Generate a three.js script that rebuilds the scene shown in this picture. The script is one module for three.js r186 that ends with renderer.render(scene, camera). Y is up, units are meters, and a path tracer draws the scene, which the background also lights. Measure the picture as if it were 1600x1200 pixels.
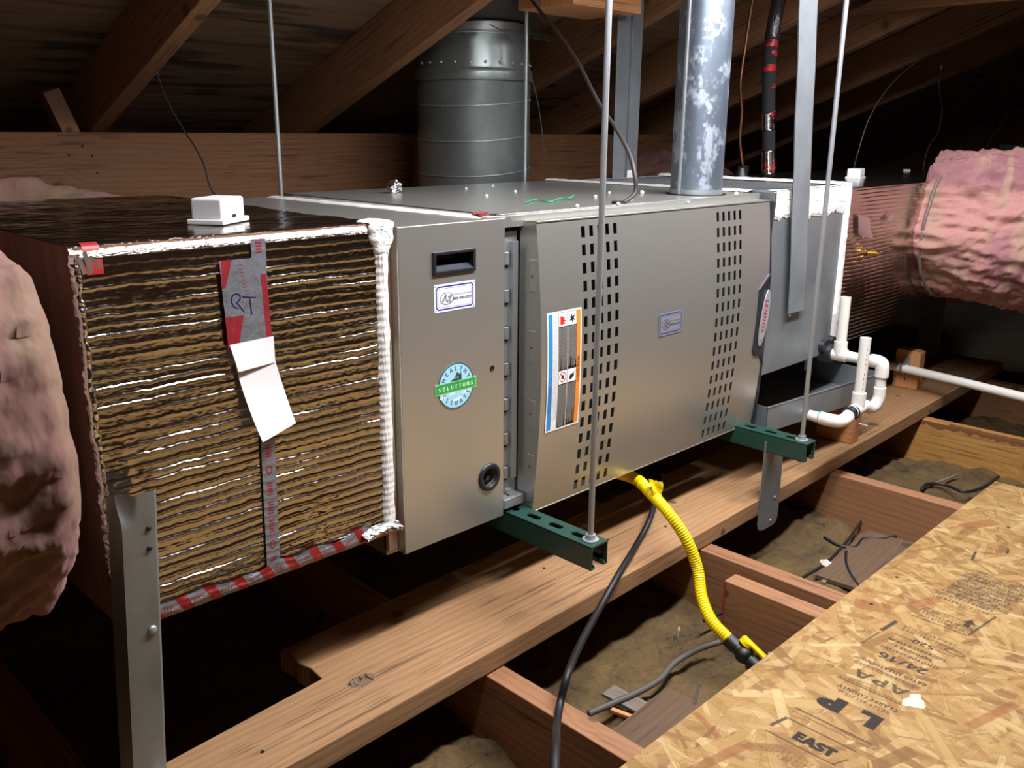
import * as THREE from 'three';
import { RoundedBoxGeometry } from 'three/addons/geometries/RoundedBoxGeometry.js';
import { mergeGeometries, mergeVertices } from 'three/addons/utils/BufferGeometryUtils.js';
import { RectAreaLightUniformsLib } from 'three/addons/lights/RectAreaLightUniformsLib.js';
import { ImprovedNoise } from 'three/addons/math/ImprovedNoise.js';

// ---------------------------------------------------------------- camera, lamp, exposure
const scene = new THREE.Scene();
scene.background = new THREE.Color(0x000000);
const renderer = new THREE.WebGLRenderer();
renderer.toneMapping = THREE.LinearToneMapping;
renderer.toneMappingExposure = 1.35;
renderer.shadowMap.enabled = true;

const V = (x, y, z) => new THREE.Vector3(x, y, z);
const EYE = 0.97;                                   // lens height above the attic floor
const FOCAL = 1400;                                 // in pixels of the 1600 x 1200 frame
const axX = V(1460, -385, FOCAL).normalize();       // world axes as the lens sees them (x right, y down, z forward)
const axD = V(-40, 4940, FOCAL); axD.addScaledVector(axX, -axD.dot(axX)).normalize();
const axY = axD.clone().negate();
const axZ = new THREE.Vector3().crossVectors(axX, axY);
const camera = new THREE.PerspectiveCamera(2 * Math.atan(600 / FOCAL) * 180 / Math.PI, 4 / 3, 0.02, 60);
camera.position.set(0, EYE, 0);
camera.quaternion.setFromRotationMatrix(new THREE.Matrix4().makeBasis(
  V(axX.x, axY.x, axZ.x), V(-axX.y, -axY.y, -axZ.y), V(-axX.z, -axY.z, -axZ.z)));
scene.add(camera);

// a pixel gives a direction; the plane that the thing touches gives the distance
function ray(px, py) { const d = V(px - 800, py - 600, FOCAL); return V(axX.dot(d), axY.dot(d), axZ.dot(d)); }
const atZ = (px, py, z) => { const d = ray(px, py); return V(0, EYE, 0).addScaledVector(d, z / d.z); };
const atX = (px, py, x) => { const d = ray(px, py); return V(0, EYE, 0).addScaledVector(d, x / d.x); };
const atY = (px, py, y) => { const d = ray(px, py); return V(0, EYE, 0).addScaledVector(d, (y - EYE) / d.y); };

// the only light: a long shop light hanging under the rafters, parallel to the furnace, above the frame
RectAreaLightUniformsLib.init();
const LAMP = V(1.44, 1.585, -0.52), LAMP_AIM = V(1.44, 0.30, -0.66), LAMP_COLOUR = 0xfaf8ff;
const LAMP_LENGTH = 1.74, LAMP_WIDTH = 0.09;
const lampLight = new THREE.RectAreaLight(LAMP_COLOUR, 72, LAMP_LENGTH, LAMP_WIDTH);
lampLight.name = 'shop_light_glow';
lampLight.position.copy(LAMP); lampLight.lookAt(LAMP_AIM);
scene.add(lampLight);

// ---------------------------------------------------------------- helpers
let seed = 7;
const rnd = () => { seed = (seed * 1664525 + 1013904223) >>> 0; return seed / 4294967296; };
const rr = (a, b) => a + (b - a) * rnd();
const noise = new ImprovedNoise();
const n3 = (x, y, z) => noise.noise(x + 31.7, y + 17.3, z + 5.1);
const fbm = (x, y, z, o = 4) => { let s = 0, a = 1; for (let i = 0; i < o; i++) { s += a * n3(x, y, z); x *= 2.03; y *= 2.03; z *= 2.03; a *= 0.5; } return s; };
const clamp = (v, a = 0, b = 1) => Math.min(b, Math.max(a, v));
const smooth = (a, b, v) => { const t = clamp((v - a) / (b - a)); return t * t * (3 - 2 * t); };

const used = {};
function numbered(name) { const k = used[name] = (used[name] ?? -1) + 1; return k ? name + '_' + String(k).padStart(3, '0') : name; }
function tag(o, label, category, group) { o.userData.label = label; o.userData.category = category; if (group) o.userData.group = group; return o; }
function thing(name, label, category, pos = [0, 0, 0], group) {
  const o = new THREE.Group(); o.name = numbered(name); o.position.set(...pos); scene.add(o);
  return tag(o, label, category, group);
}
function mesh(name, geo, mat, parent = scene, label) {
  const list = Array.isArray(geo) ? geo : [geo];
  const g = list.length > 1 ? mergeGeometries(list.map((x) => { const y = x.index ? x.toNonIndexed() : x; for (const k of Object.keys(y.attributes)) if (!['position', 'normal', 'uv'].includes(k)) y.deleteAttribute(k); return y; })) : list[0];
  const m = new THREE.Mesh(g, mat); m.castShadow = m.receiveShadow = true;
  m.name = parent === scene ? numbered(name) : name; parent.add(m);
  if (parent !== scene && parent.position && parent.isGroup) m.position.copy(parent.position).negate();   // parts are written in room coordinates
  if (label) m.userData.label = label;
  return m;
}
function sub(name, geo, mat, part, label) {                          // a piece of a part, also in room coordinates
  const m = mesh(name, geo, mat, part, label); m.position.set(0, 0, 0); return m;
}
function one(name, geo, mat, label, category, group) { return tag(mesh(name, geo, mat), label, category, group); }
function structure(name, geo, mat) { const m = mesh(name, geo, mat); m.userData.kind = 'structure'; m.name = name; return m; }

// uv in metres, grain along `axis` ('x' | 'y' | 'z'); a random shift keeps boards from repeating
function uvGrain(geo, axis = 'x', su = 1, sv = 1, shift = true) {
  const g = geo.index ? geo.toNonIndexed() : geo; const p = g.attributes.position, uv = new Float32Array(p.count * 2);
  const ou = shift ? rnd() * 3 : 0, ov = shift ? rnd() * 3 : 0, a = V(), b = V(), c = V(), n = V();
  for (let i = 0; i < p.count; i += 3) {
    a.fromBufferAttribute(p, i); b.fromBufferAttribute(p, i + 1); c.fromBufferAttribute(p, i + 2);
    n.crossVectors(b.clone().sub(a), c.clone().sub(a)); const ax = Math.abs(n.x), ay = Math.abs(n.y), az = Math.abs(n.z);
    const d = ax > ay && ax > az ? 'x' : ay > az ? 'y' : 'z';
    const rest = ['x', 'y', 'z'].filter((k) => k !== d);
    const ua = rest.includes(axis) ? axis : rest[0], va = rest.find((k) => k !== ua);
    const end = !rest.includes(axis) ? 0.25 : 1;
    [a, b, c].forEach((q, k) => { uv[(i + k) * 2] = q[ua] * su * end + ou; uv[(i + k) * 2 + 1] = q[va] * sv + ov; });
  }
  g.setAttribute('uv', new THREE.BufferAttribute(uv, 2)); return g;
}
function box(x0, x1, y0, y1, z0, z1, r = 0.0015, seg = 1) {
  const w = x1 - x0, h = y1 - y0, d = z1 - z0; r = Math.min(r, w / 2.01, h / 2.01, d / 2.01);
  const g = r > 0 ? new RoundedBoxGeometry(w, h, d, seg, r) : new THREE.BoxGeometry(w, h, d);
  return g.translate((x0 + x1) / 2, (y0 + y1) / 2, (z0 + z1) / 2);
}
const wbox = (x0, x1, y0, y1, z0, z1, axis, r = 0.002) => uvGrain(box(x0, x1, y0, y1, z0, z1, r), axis, 1 / 1.2, 1 / 0.3);
const wuv = (g, axis) => uvGrain(g, axis, 1 / 1.2, 1 / 0.3);
function cyl(a, b, r, r2 = r, n = 24, caps = true) {
  const d = b.clone().sub(a), L = d.length(); const g = new THREE.CylinderGeometry(r2, r, L, n, 1, !caps);
  g.translate(0, L / 2, 0).applyQuaternion(new THREE.Quaternion().setFromUnitVectors(V(0, 1, 0), d.normalize())); return g.translate(a.x, a.y, a.z);
}
function sweep(pts, rf, n, m, closedEnds = true) {                    // tube of varying radius rf(t, angle, centre)
  const curve = pts.getPointAt ? pts : new THREE.CatmullRomCurve3(pts, false, 'centripetal'); const F = curve.computeFrenetFrames(n, false);
  const pos = [], uv = [], idx = []; const L = curve.getLength();
  for (let i = 0; i <= n; i++) {
    const t = i / n, c = curve.getPointAt(t);
    for (let j = 0; j <= m; j++) {
      const a = j / m * Math.PI * 2, N = F.normals[i], B = F.binormals[i], r = rf(t, j === m ? 0 : a, c, V(Math.cos(a) * N.x + Math.sin(a) * B.x, Math.cos(a) * N.y + Math.sin(a) * B.y, Math.cos(a) * N.z + Math.sin(a) * B.z));
      pos.push(c.x + r * (Math.cos(a) * N.x + Math.sin(a) * B.x), c.y + r * (Math.cos(a) * N.y + Math.sin(a) * B.y), c.z + r * (Math.cos(a) * N.z + Math.sin(a) * B.z));
      uv.push(t * L, j / m);
    }
  }
  for (let i = 0; i < n; i++) for (let j = 0; j < m; j++) { const a = i * (m + 1) + j, b = a + m + 1; idx.push(a, a + 1, b, b, a + 1, b + 1); }
  if (closedEnds) for (const i of [0, n]) {
    const c = curve.getPointAt(i / n), k = pos.length / 3; pos.push(c.x, c.y, c.z); uv.push(0, 0);
    for (let j = 0; j < m; j++) { const a = i * (m + 1) + j; i ? idx.push(a, a + 1, k) : idx.push(a + 1, a, k); }
  }
  const g = new THREE.BufferGeometry(); g.setAttribute('position', new THREE.Float32BufferAttribute(pos, 3)); g.setAttribute('uv', new THREE.Float32BufferAttribute(uv, 2));
  g.setIndex(idx); g.computeVertexNormals();
  const nn = g.attributes.normal;                                     // weld the seam
  for (let i = 0; i <= n; i++) { const a = i * (m + 1), b = a + m; const s = V().fromBufferAttribute(nn, a).add(V().fromBufferAttribute(nn, b)).normalize(); nn.setXYZ(a, s.x, s.y, s.z); nn.setXYZ(b, s.x, s.y, s.z); }
  return g;
}
const tube = (pts, r, n = 40, m = 10) => sweep(pts, () => r, n, m);
function grid(nu, nv, f) {                                            // surface from f(u, v) -> Vector3
  const pos = [], uv = [], idx = [];
  for (let j = 0; j <= nv; j++) for (let i = 0; i <= nu; i++) { const p = f(i / nu, j / nv); pos.push(p.x, p.y, p.z); uv.push(i / nu, j / nv); }
  for (let j = 0; j < nv; j++) for (let i = 0; i < nu; i++) { const a = j * (nu + 1) + i, b = a + nu + 1; idx.push(a, a + 1, b, b, a + 1, b + 1); }
  const g = new THREE.BufferGeometry(); g.setAttribute('position', new THREE.Float32BufferAttribute(pos, 3)); g.setAttribute('uv', new THREE.Float32BufferAttribute(uv, 2)); g.setIndex(idx); g.computeVertexNormals(); return g;
}
function ext(pts, depth, bevel = 0, holes = []) {                     // outline in x,y pushed along +z
  const s = new THREE.Shape(pts.map(([x, y]) => new THREE.Vector2(x, y)));
  for (const h of holes) s.holes.push(h.isPath ? h : new THREE.Path(h.map(([x, y]) => new THREE.Vector2(x, y))));
  return new THREE.ExtrudeGeometry(s, { depth: depth - 2 * bevel, bevelEnabled: bevel > 0, bevelThickness: bevel, bevelSize: bevel, bevelOffset: -bevel, bevelSegments: 2, curveSegments: 16 }).translate(0, 0, bevel);
}
function ring(cx, cy, r, n = 28) { const p = []; for (let i = 0; i < n; i++) p.push([cx + r * Math.cos(i / n * 2 * Math.PI), cy + r * Math.sin(i / n * 2 * Math.PI)]); return p; }
function label2d(x0, x1, y0, y1, z) {                                 // flat sheet facing +z, uv over the whole sheet
  return new THREE.PlaneGeometry(x1 - x0, y1 - y0).translate((x0 + x1) / 2, (y0 + y1) / 2, z);
}
// lumpy brushed-on bead: centre line c(t), across a, outward n
function bead(c, across, out, w, h, nu = 120, nv = 10, rough = 1, key = 0) {
  return grid(nu, nv, (u, v) => {
    const p = c(u), s = v * 2 - 1, e = 1 + 0.45 * rough * n3(p.x * 28 + key, p.y * 28, p.z * 28 + (s > 0 ? 9 : 0)) + 0.2 * rough * n3(p.x * 90, p.y * 90 + key, p.z * 90);
    const hh = h * Math.sqrt(Math.max(0, 1 - s * s)) * (1 + 0.5 * rough * n3(p.x * 50 + s * 2, p.y * 50 + key, p.z * 50)) - 0.0008;
    return p.clone().addScaledVector(across, s * w * e / 2).addScaledVector(out, hh);
  });
}

// ---------------------------------------------------------------- textures
function dataTex(w, h, f, colour = true) {
  const d = new Uint8Array(w * h * 4);
  for (let y = 0; y < h; y++) for (let x = 0; x < w; x++) { const c = f(x / w, y / h), i = (y * w + x) * 4; for (let k = 0; k < 3; k++) d[i + k] = clamp(Math.round((c.length ? c[k] : c) * 255), 0, 255); d[i + 3] = 255; }
  const t = new THREE.DataTexture(d, w, h); t.wrapS = t.wrapT = THREE.RepeatWrapping; t.magFilter = THREE.LinearFilter; t.minFilter = THREE.LinearMipmapLinearFilter; t.generateMipmaps = true;
  if (colour) t.colorSpace = THREE.SRGBColorSpace; t.needsUpdate = true; return t;
}
function canvasTex(w, h, draw) {
  const c = document.createElement('canvas'); c.width = w; c.height = h; draw(c.getContext('2d'), w, h);
  const t = new THREE.CanvasTexture(c); t.colorSpace = THREE.SRGBColorSpace; t.anisotropy = 8; return t;
}
// tileable value noise on a px x py lattice
const hash = (x, y, s) => { let h = Math.imul(x, 374761393) ^ Math.imul(y, 668265263) ^ Math.imul(s, 982451653); h = Math.imul(h ^ (h >>> 13), 1274126177); return ((h ^ (h >>> 16)) >>> 0) / 4294967296; };
function vn(u, v, px, py, s = 0) {
  const x = u * px, y = v * py, x0 = Math.floor(x), y0 = Math.floor(y), fx = x - x0, fy = y - y0, sx = fx * fx * (3 - 2 * fx), sy = fy * fy * (3 - 2 * fy);
  const w = (i, n) => ((i % n) + n) % n, q = (i, j) => hash(w(x0 + i, px), w(y0 + j, py), s);
  return (q(0, 0) * (1 - sx) + q(1, 0) * sx) * (1 - sy) + (q(0, 1) * (1 - sx) + q(1, 1) * sx) * sy;
}
const vf = (u, v, px, py, s, o = 4) => { let t = 0, a = 0.5; for (let i = 0; i < o; i++) { t += a * vn(u, v, px << i, py << i, s + i); a *= 0.5; } return t / (1 - Math.pow(0.5, o)); };
const mix3 = (a, b, t) => [a[0] + (b[0] - a[0]) * t, a[1] + (b[1] - a[1]) * t, a[2] + (b[2] - a[2]) * t];
const hex3 = (h) => [(h >> 16 & 255) / 255, (h >> 8 & 255) / 255, (h & 255) / 255];

const knots = [[0.22, 0.3, 0.010, 0.045], [0.55, 0.68, 0.013, 0.06], [0.83, 0.45, 0.008, 0.035]];
function grainAt(u, v) {
  let k = 0, bend = 0;
  for (const [ku, kv, a, b] of knots) { const du = (u - ku) / a, dv = (v - kv) / b, q = du * du + dv * dv; k = Math.max(k, 1 - smooth(0.5, 1.15, Math.sqrt(q))); bend += (v - kv) * 1.4 * Math.exp(-q / 9); }
  const w = v + 0.16 * vf(u, v, 2, 2, 11, 3) - bend * 0.8;
  const rings = 0.5 + 0.5 * Math.sin(w * 2 * Math.PI * 21 + 2.6 * vf(u, v, 3, 6, 3, 3));
  const fibre = vf(u, v, 9, 128, 21, 2), fine = vf(u, v, 34, 256, 41, 1);
  const fleck = smooth(0.62, 0.74, vf(u, v, 12, 110, 91, 2)) * smooth(0.42, 0.6, vf(u, v, 5, 5, 95, 3));
  return { k, fleck, g: 0.30 * Math.pow(rings, 1.6) + 0.42 * fibre + 0.28 * fine, big: vf(u, v, 3, 3, 77, 3) };
}
function woodTex(light, dark, knot) {
  const L = hex3(light), D = hex3(dark), K = hex3(knot);
  return dataTex(1024, 256, (u, v) => { const q = grainAt(u, v); let c = mix3(L, D, clamp(q.g * 1.1 - 0.1)); c = mix3(c, D, 0.45 * clamp(q.big * 1.8 - 0.6)); c = mix3(c, K, 0.55 * q.fleck); return mix3(c, K, q.k * 0.8); });
}
const woodBump = dataTex(1024, 256, (u, v) => { const q = grainAt(u, v); return 0.5 + 0.35 * (q.g - 0.5); }, false);
const wood = (light, dark, knot, rough = 0.72) => new THREE.MeshStandardMaterial({ map: woodTex(light, dark, knot), bumpMap: woodBump, bumpScale: 0.0007, roughness: rough });
const M = {};
M.plank = wood(0xb18c63, 0x8f6741, 0x523d28);
M.joist = wood(0xa67a54, 0x875a3a, 0x523622);
M.joistYellow = wood(0xc0944f, 0x9d6d32, 0x6c4720);
M.block = wood(0xd9a06a, 0xb87a48, 0x8a5a34);

const spangle = dataTex(512, 512, (u, v) => { const a = vf(u, v, 6, 6, 5, 5), b = vf(u, v, 40, 40, 9, 2); const t = 0.82 + 0.20 * (a - 0.5) + 0.03 * (b - 0.5); return [t * 0.975, t * 0.99, t]; });
const spangleRough = dataTex(512, 512, (u, v) => { const a = vf(u, v, 7, 7, 15, 5), b = vf(u, v, 48, 48, 19, 2); return 0.5 + 0.32 * (a - 0.5) + 0.04 * (b - 0.5); }, false);
const metal = (c, rough, o = {}) => new THREE.MeshStandardMaterial({ color: c, metalness: 1, roughness: rough, ...o });
M.galv = metal(0xaab0b1, 0.80, { metalness: 0.5, map: spangle, roughnessMap: spangleRough });
M.galvSmooth = metal(0xb4b9ba, 0.42, { metalness: 0.75 });
M.galvDuct = metal(0xa6aea9, 0.66, { metalness: 0.6, map: spangle, roughnessMap: spangleRough });
M.steel = metal(0xb9bcbe, 0.38);
M.zinc = metal(0xb9bec0, 0.46, { metalness: 0.7 });
M.darkSteel = metal(0x6e6d66, 0.5);
M.brass = metal(0xc79a3a, 0.3);
M.copper = metal(0x7d563e, 0.48);
const flueTex = dataTex(512, 512, (u, v) => { const a = vf(u, v, 10, 8, 55, 6), b = vf(u, v, 60, 40, 61, 4); let t = smooth(0.48, 0.66, a * 0.6 + b * 0.4); return mix3([0.56, 0.61, 0.67], [0.75, 0.80, 0.85], t); });
const flueRough = dataTex(512, 512, (u, v) => { const a = vf(u, v, 10, 8, 55, 6), b = vf(u, v, 60, 40, 61, 4); return 0.42 + 0.12 * smooth(0.46, 0.68, a * 0.6 + b * 0.4); }, false);
M.flue = metal(0xffffff, 1, { metalness: 0.88, map: flueTex, roughnessMap: flueRough });
const paintBump = dataTex(256, 256, (u, v) => vf(u, v, 40, 40, 91, 3), false);
M.paint = new THREE.MeshPhysicalMaterial({ color: 0xc2c2ba, metalness: 0.77, roughness: 0.31, bumpMap: paintBump, bumpScale: 0.00005 });   // metallic stove paint, the same all over
M.black = new THREE.MeshStandardMaterial({ color: 0x1a1b1e, roughness: 0.45 });
M.blackPlastic = new THREE.MeshStandardMaterial({ color: 0x25272c, roughness: 0.38 });
M.pocket = new THREE.MeshStandardMaterial({ color: 0x3c414a, roughness: 0.35 });
M.rubber = new THREE.MeshStandardMaterial({ color: 0x1b1b1c, roughness: 0.5 });
M.foam = new THREE.MeshStandardMaterial({ color: 0x232427, roughness: 0.9 });
M.cableGrey = new THREE.MeshStandardMaterial({ color: 0x3a3530, roughness: 0.5 });
M.cableDark = new THREE.MeshStandardMaterial({ color: 0x57524c, roughness: 0.6 });
M.pvc = new THREE.MeshPhysicalMaterial({ color: 0xe9e7de, roughness: 0.32, clearcoat: 0.2 });
M.whitePlastic = new THREE.MeshStandardMaterial({ color: 0xe6e8e8, roughness: 0.4 });
M.yellow = new THREE.MeshPhysicalMaterial({ color: 0xf2d400, roughness: 0.38, clearcoat: 0.25 });
M.yellowTape = new THREE.MeshStandardMaterial({ color: 0xe0cb1c, roughness: 0.35, side: THREE.DoubleSide });
M.green = new THREE.MeshPhysicalMaterial({ color: 0x21443a, roughness: 0.40, clearcoat: 0.15 });
M.greenWire = new THREE.MeshStandardMaterial({ color: 0x2f9a6a, roughness: 0.4 });
M.ironGrey = metal(0x4c4e4a, 0.5);
const masticBump = dataTex(256, 256, (u, v) => vf(u, v, 12, 30, 71, 4), false);
M.mastic = new THREE.MeshStandardMaterial({ color: 0xebe9e4, roughness: 0.6, bumpMap: masticBump, bumpScale: 0.0015, side: THREE.DoubleSide });
M.gasket = new THREE.MeshStandardMaterial({ map: dataTex(64, 512, (u, v) => mix3([0.70, 0.64, 0.52], [0.50, 0.30, 0.24], smooth(0.5, 0.72, vf(u, v, 3, 9, 33, 4)))), roughness: 0.85 });
M.paper = new THREE.MeshStandardMaterial({ color: 0xf2f1ee, roughness: 0.7, side: THREE.DoubleSide });
M.boardEdge = new THREE.MeshStandardMaterial({ map: dataTex(256, 256, (u, v) => mix3([0.56, 0.41, 0.34], [0.42, 0.29, 0.24], vf(u, v, 40, 8, 3, 4))), roughness: 0.95 });

// pink glass wool
const wool = (a, b, c, s) => new THREE.MeshPhysicalMaterial({
  map: dataTex(512, 512, (u, v) => { const p = vf(u, v, 5, 5, s, 5), q = vf(u, v, 22, 9, s + 8, 4); return mix3(mix3(hex3(a), hex3(b), smooth(0.34, 0.66, p)), hex3(c), 0.75 * smooth(0.52, 0.74, q)); }),
  bumpMap: dataTex(512, 512, (u, v) => 0.6 * vf(u, v, 10, 14, s + 3, 5) + 0.4 * vf(u, v, 60, 40, s + 5, 3), false), bumpScale: 0.008, roughness: 1, sheen: 0.5, sheenRoughness: 0.8, sheenColor: new THREE.Color(0xd9a79c) });
M.wool = wool(0x98766a, 0x7c5c52, 0x8d7660, 101);
M.woolRight = wool(0xad7d75, 0x936668, 0xa48873, 151);
M.woolDusty = wool(0x8e6a5e, 0x735048, 0x7d6a54, 201);

// foil facing
const foilBump = dataTex(512, 512, (u, v) => 0.55 * vf(u, v, 26, 40, 301, 4) + 0.45 * vf(u, v, 90, 60, 311, 3), false);
M.foil = metal(0xb8b2a8, 0.17, { bumpMap: foilBump, bumpScale: 0.0005 });
M.foilSliver = metal(0xc9c9c6, 0.35, { metalness: 0.45, side: THREE.DoubleSide });
M.foilTape = metal(0x9c9fa3, 0.28, { bumpMap: foilBump, bumpScale: 0.0008 });
M.foilBright = metal(0xe4e4e4, 0.16, { side: THREE.DoubleSide });

console.log('materials ready');

// ---------------------------------------------------------------- the attic shell
const PITCH = 0.39, rafterY = (z) => 1.10 + PITCH * (z + 2);          // underside of the rafters
const deckY = (z) => rafterY(z) + 0.15;                               // underside of the roof deck
M.deck = new THREE.MeshStandardMaterial({ map: dataTex(512, 512, (u, v) => { const a = vf(u, v, 6, 60, 5, 3), b = vf(u, v, 3, 9, 8, 4); return mix3(mix3(hex3(0x957759), hex3(0x6e5540), a), hex3(0x3a2e24), 0.75 * smooth(0.56, 0.7, b * 0.5 + a * 0.5)); }), bumpMap: dataTex(512, 512, (u, v) => vf(u, v, 8, 90, 15, 3), false), bumpScale: 0.003, roughness: 0.9 });
M.drywall = new THREE.MeshStandardMaterial({ map: dataTex(256, 256, (u, v) => mix3([0.60, 0.55, 0.47], [0.48, 0.43, 0.36], vf(u, v, 8, 8, 4, 4))), roughness: 0.95 });
const XL = -1.6, XR = 7.4, ZB = -4.5, ZF = 2.0;
structure('floor', uvGrain(box(XL, XR, -0.06, 0, ZB, ZF, 0), 'x', 1, 1), M.drywall);
{
  const a = Math.atan(PITCH), L = (ZF - ZB + 0.3) / Math.cos(a), zc = (ZB + ZF) / 2;
  const g = uvGrain(box(XL - 0.05, XR + 0.05, 0, 0.04, -L / 2, L / 2, 0), 'x', 0.8, 0.8); g.rotateX(-a).translate(0, deckY(zc), zc);
  structure('ceiling', g, M.deck);
}
structure('wall_back', uvGrain(box(XL, XR, 0, 0.5, ZB - 0.05, ZB, 0), 'x'), M.joist);
structure('wall_front', uvGrain(box(XL, XR, 0, 3.0, ZF, ZF + 0.05, 0), 'x'), M.joist);
structure('wall_left', uvGrain(box(XL - 0.05, XL, 0, 3.0, ZB, ZF, 0), 'z'), M.joist);
structure('wall_right', uvGrain(box(XR, XR + 0.05, 0, 3.0, ZB, ZF, 0), 'z'), M.joist);

// dusty loose insulation between the joists
{
  const mat = new THREE.MeshStandardMaterial({ map: dataTex(512, 512, (u, v) => { const a = vf(u, v, 9, 9, 401, 5), b = vf(u, v, 50, 50, 411, 3); let c = mix3(hex3(0x745d36), hex3(0x4c3d27), a); return mix3(c, hex3(0x34291d), 0.6 * smooth(0.60, 0.78, a * 0.4 + b * 0.6)); }), bumpMap: dataTex(512, 512, (u, v) => vf(u, v, 30, 30, 421, 4), false), bumpScale: 0.010, roughness: 1 });
  mat.map.repeat.set(9, 6); mat.bumpMap.repeat.set(9, 6);
  const g = grid(420, 260, (u, v) => { const x = -0.6 + u * 4.6, z = -0.05 - v * 2.6; const h = 0.016 + 0.030 * fbm(x * 4, 0, z * 4, 4) + 0.012 * fbm(x * 22, 3, z * 22, 3); return V(x, Math.max(0.002, h), z); });
  const m = mesh('loose_insulation', g, mat); m.userData.kind = 'stuff'; tag(m, 'dusty brown loose insulation lying between the ceiling joists', 'insulation');
}

// ---------------------------------------------------------------- timber
const JT = 0.14;
const joistLabels = { 0: 'wooden ceiling joist below the metal angle leg with a shadowed far half', 1: 'wooden ceiling joist with a worn top edge crossed by the black cord', 2: 'wooden ceiling joist with a short board nailed along its side', 3: 'reddish wooden ceiling joist meeting the corner of the strand board sheet', 4: 'yellow wooden joist with torn brown patches along its upper edge', 5: 'reddish wooden joist beyond the yellow joist, under the white drain pipe' };
for (let i = 0; i <= 5; i++) {
  const x1 = [0.318, 0.888, 1.510, 2.113, 2.738, 3.345][i], m = i === 4 ? M.joistYellow : M.joist;
  const t = thing('ceiling_joist', joistLabels[i], 'joist', [x1 - 0.02, 0, -1.2], 'ceiling joists');
  mesh('beam_body', wbox(x1 - 0.040, x1, 0.001, JT, -3.0, 0.6, 'z'), m, t);
  if (i === 4) {                                                      // torn paper left on the edge
    const mat = new THREE.MeshStandardMaterial({ color: 0x7a4a2c, roughness: 0.9, side: THREE.DoubleSide });
    mesh('torn_patch', grid(60, 6, (u, v) => { const z = -0.955 + u * 0.42, d = 0.010 + 0.012 * Math.max(0, n3(z * 38, 0, 2)) + 0.007 * n3(z * 120, 4, 0); return V(x1 - 0.0408, JT - 0.002 - v * d, z); }), mat, t);
    mesh('torn_patch', grid(40, 4, (u, v) => { const z = -0.87 + u * 0.3, d = 0.012 + 0.008 * n3(z * 60, 0, 7); return V(x1 - 0.041 + v * d, JT + 0.0008, z); }), mat, t);
  }
}
{
  const g = wbox(1.392, 1.432, 0.002, 0.139, -0.811, 0.5, 'z');
  const t = thing('sister_board', 'short reddish board nailed beside a joist with red paint on its end', 'board', [1.41, 0, -0.5]);
  mesh('board', g, M.joist, t);
  const red = new THREE.MeshStandardMaterial({ color: 0x9c2f22, roughness: 0.8, side: THREE.DoubleSide });
  mesh('paint_mark', grid(4, 30, (u, v) => V(1.3915, 0.035 + v * 0.10, -0.8105 + u * (0.003 + 0.004 * Math.max(0, n3(v * 9, 2, 1))))), red, t);
}
// wide walking plank, notched at its end
{
  const fz = (x) => -0.891 - (x - 0.483) * 0.0242;
  const out = [[0.05, fz(0.05)]];
  for (let x = 0.15; x < 3.45; x += 0.1) { out.push([x, fz(x) + 0.0008 * n3(x * 9, 0, 0)]); }
  out.sort((p, q) => p[0] - q[0]);
  out.push([3.46, fz(3.46)], [3.46, fz(3.46) - 0.24], [0.622, -1.134], [0.6265, -1.105], [0.623, -1.085], [0.629, -1.060], [0.626, -1.024], [0.05, -0.985]);
  const s = out.map(([x, z]) => [x, -z]);
  const g = uvGrain(ext(s, 0.038, 0.0022).rotateX(-Math.PI / 2).translate(0, 0.142, 0), 'x', 1 / 1.2, 1 / 0.3);
  const t = thing('walking_plank', 'wide wooden plank with a notched end lying across the joists under the furnace', 'plank', [1.2, 0.142, -1.0]);
  mesh('board', g, M.plank, t);
  const kn = new THREE.MeshStandardMaterial({ map: dataTex(128, 128, (u, v) => { const r = Math.hypot(u - 0.5, v - 0.5) * 2; return mix3(mix3(hex3(0x8a7458), hex3(0x6d573e), 0.5 + 0.5 * Math.sin(r * 22 + 3 * vf(u, v, 4, 4, 3, 3))), hex3(0x2b2018), smooth(0.62, 0.75, vf(u, v, 9, 3, 9, 3))); }), roughness: 0.8 });
  const disc = new THREE.CircleGeometry(0.017, 28).rotateX(-Math.PI / 2).scale(1.35, 1, 0.8).translate(0.665, 0.1803, -0.978);
  mesh('knot', disc, kn, t);
  for (const [px, py] of [[410, 1175], [950, 843], [1040, 823], [850, 888]]) { const p = atY(px, py, 0.18); mesh('nail_hole', new THREE.CylinderGeometry(0.0028, 0.0028, 0.001, 10).translate(p.x, 0.1805, p.z), M.black, t); }
}
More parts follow.
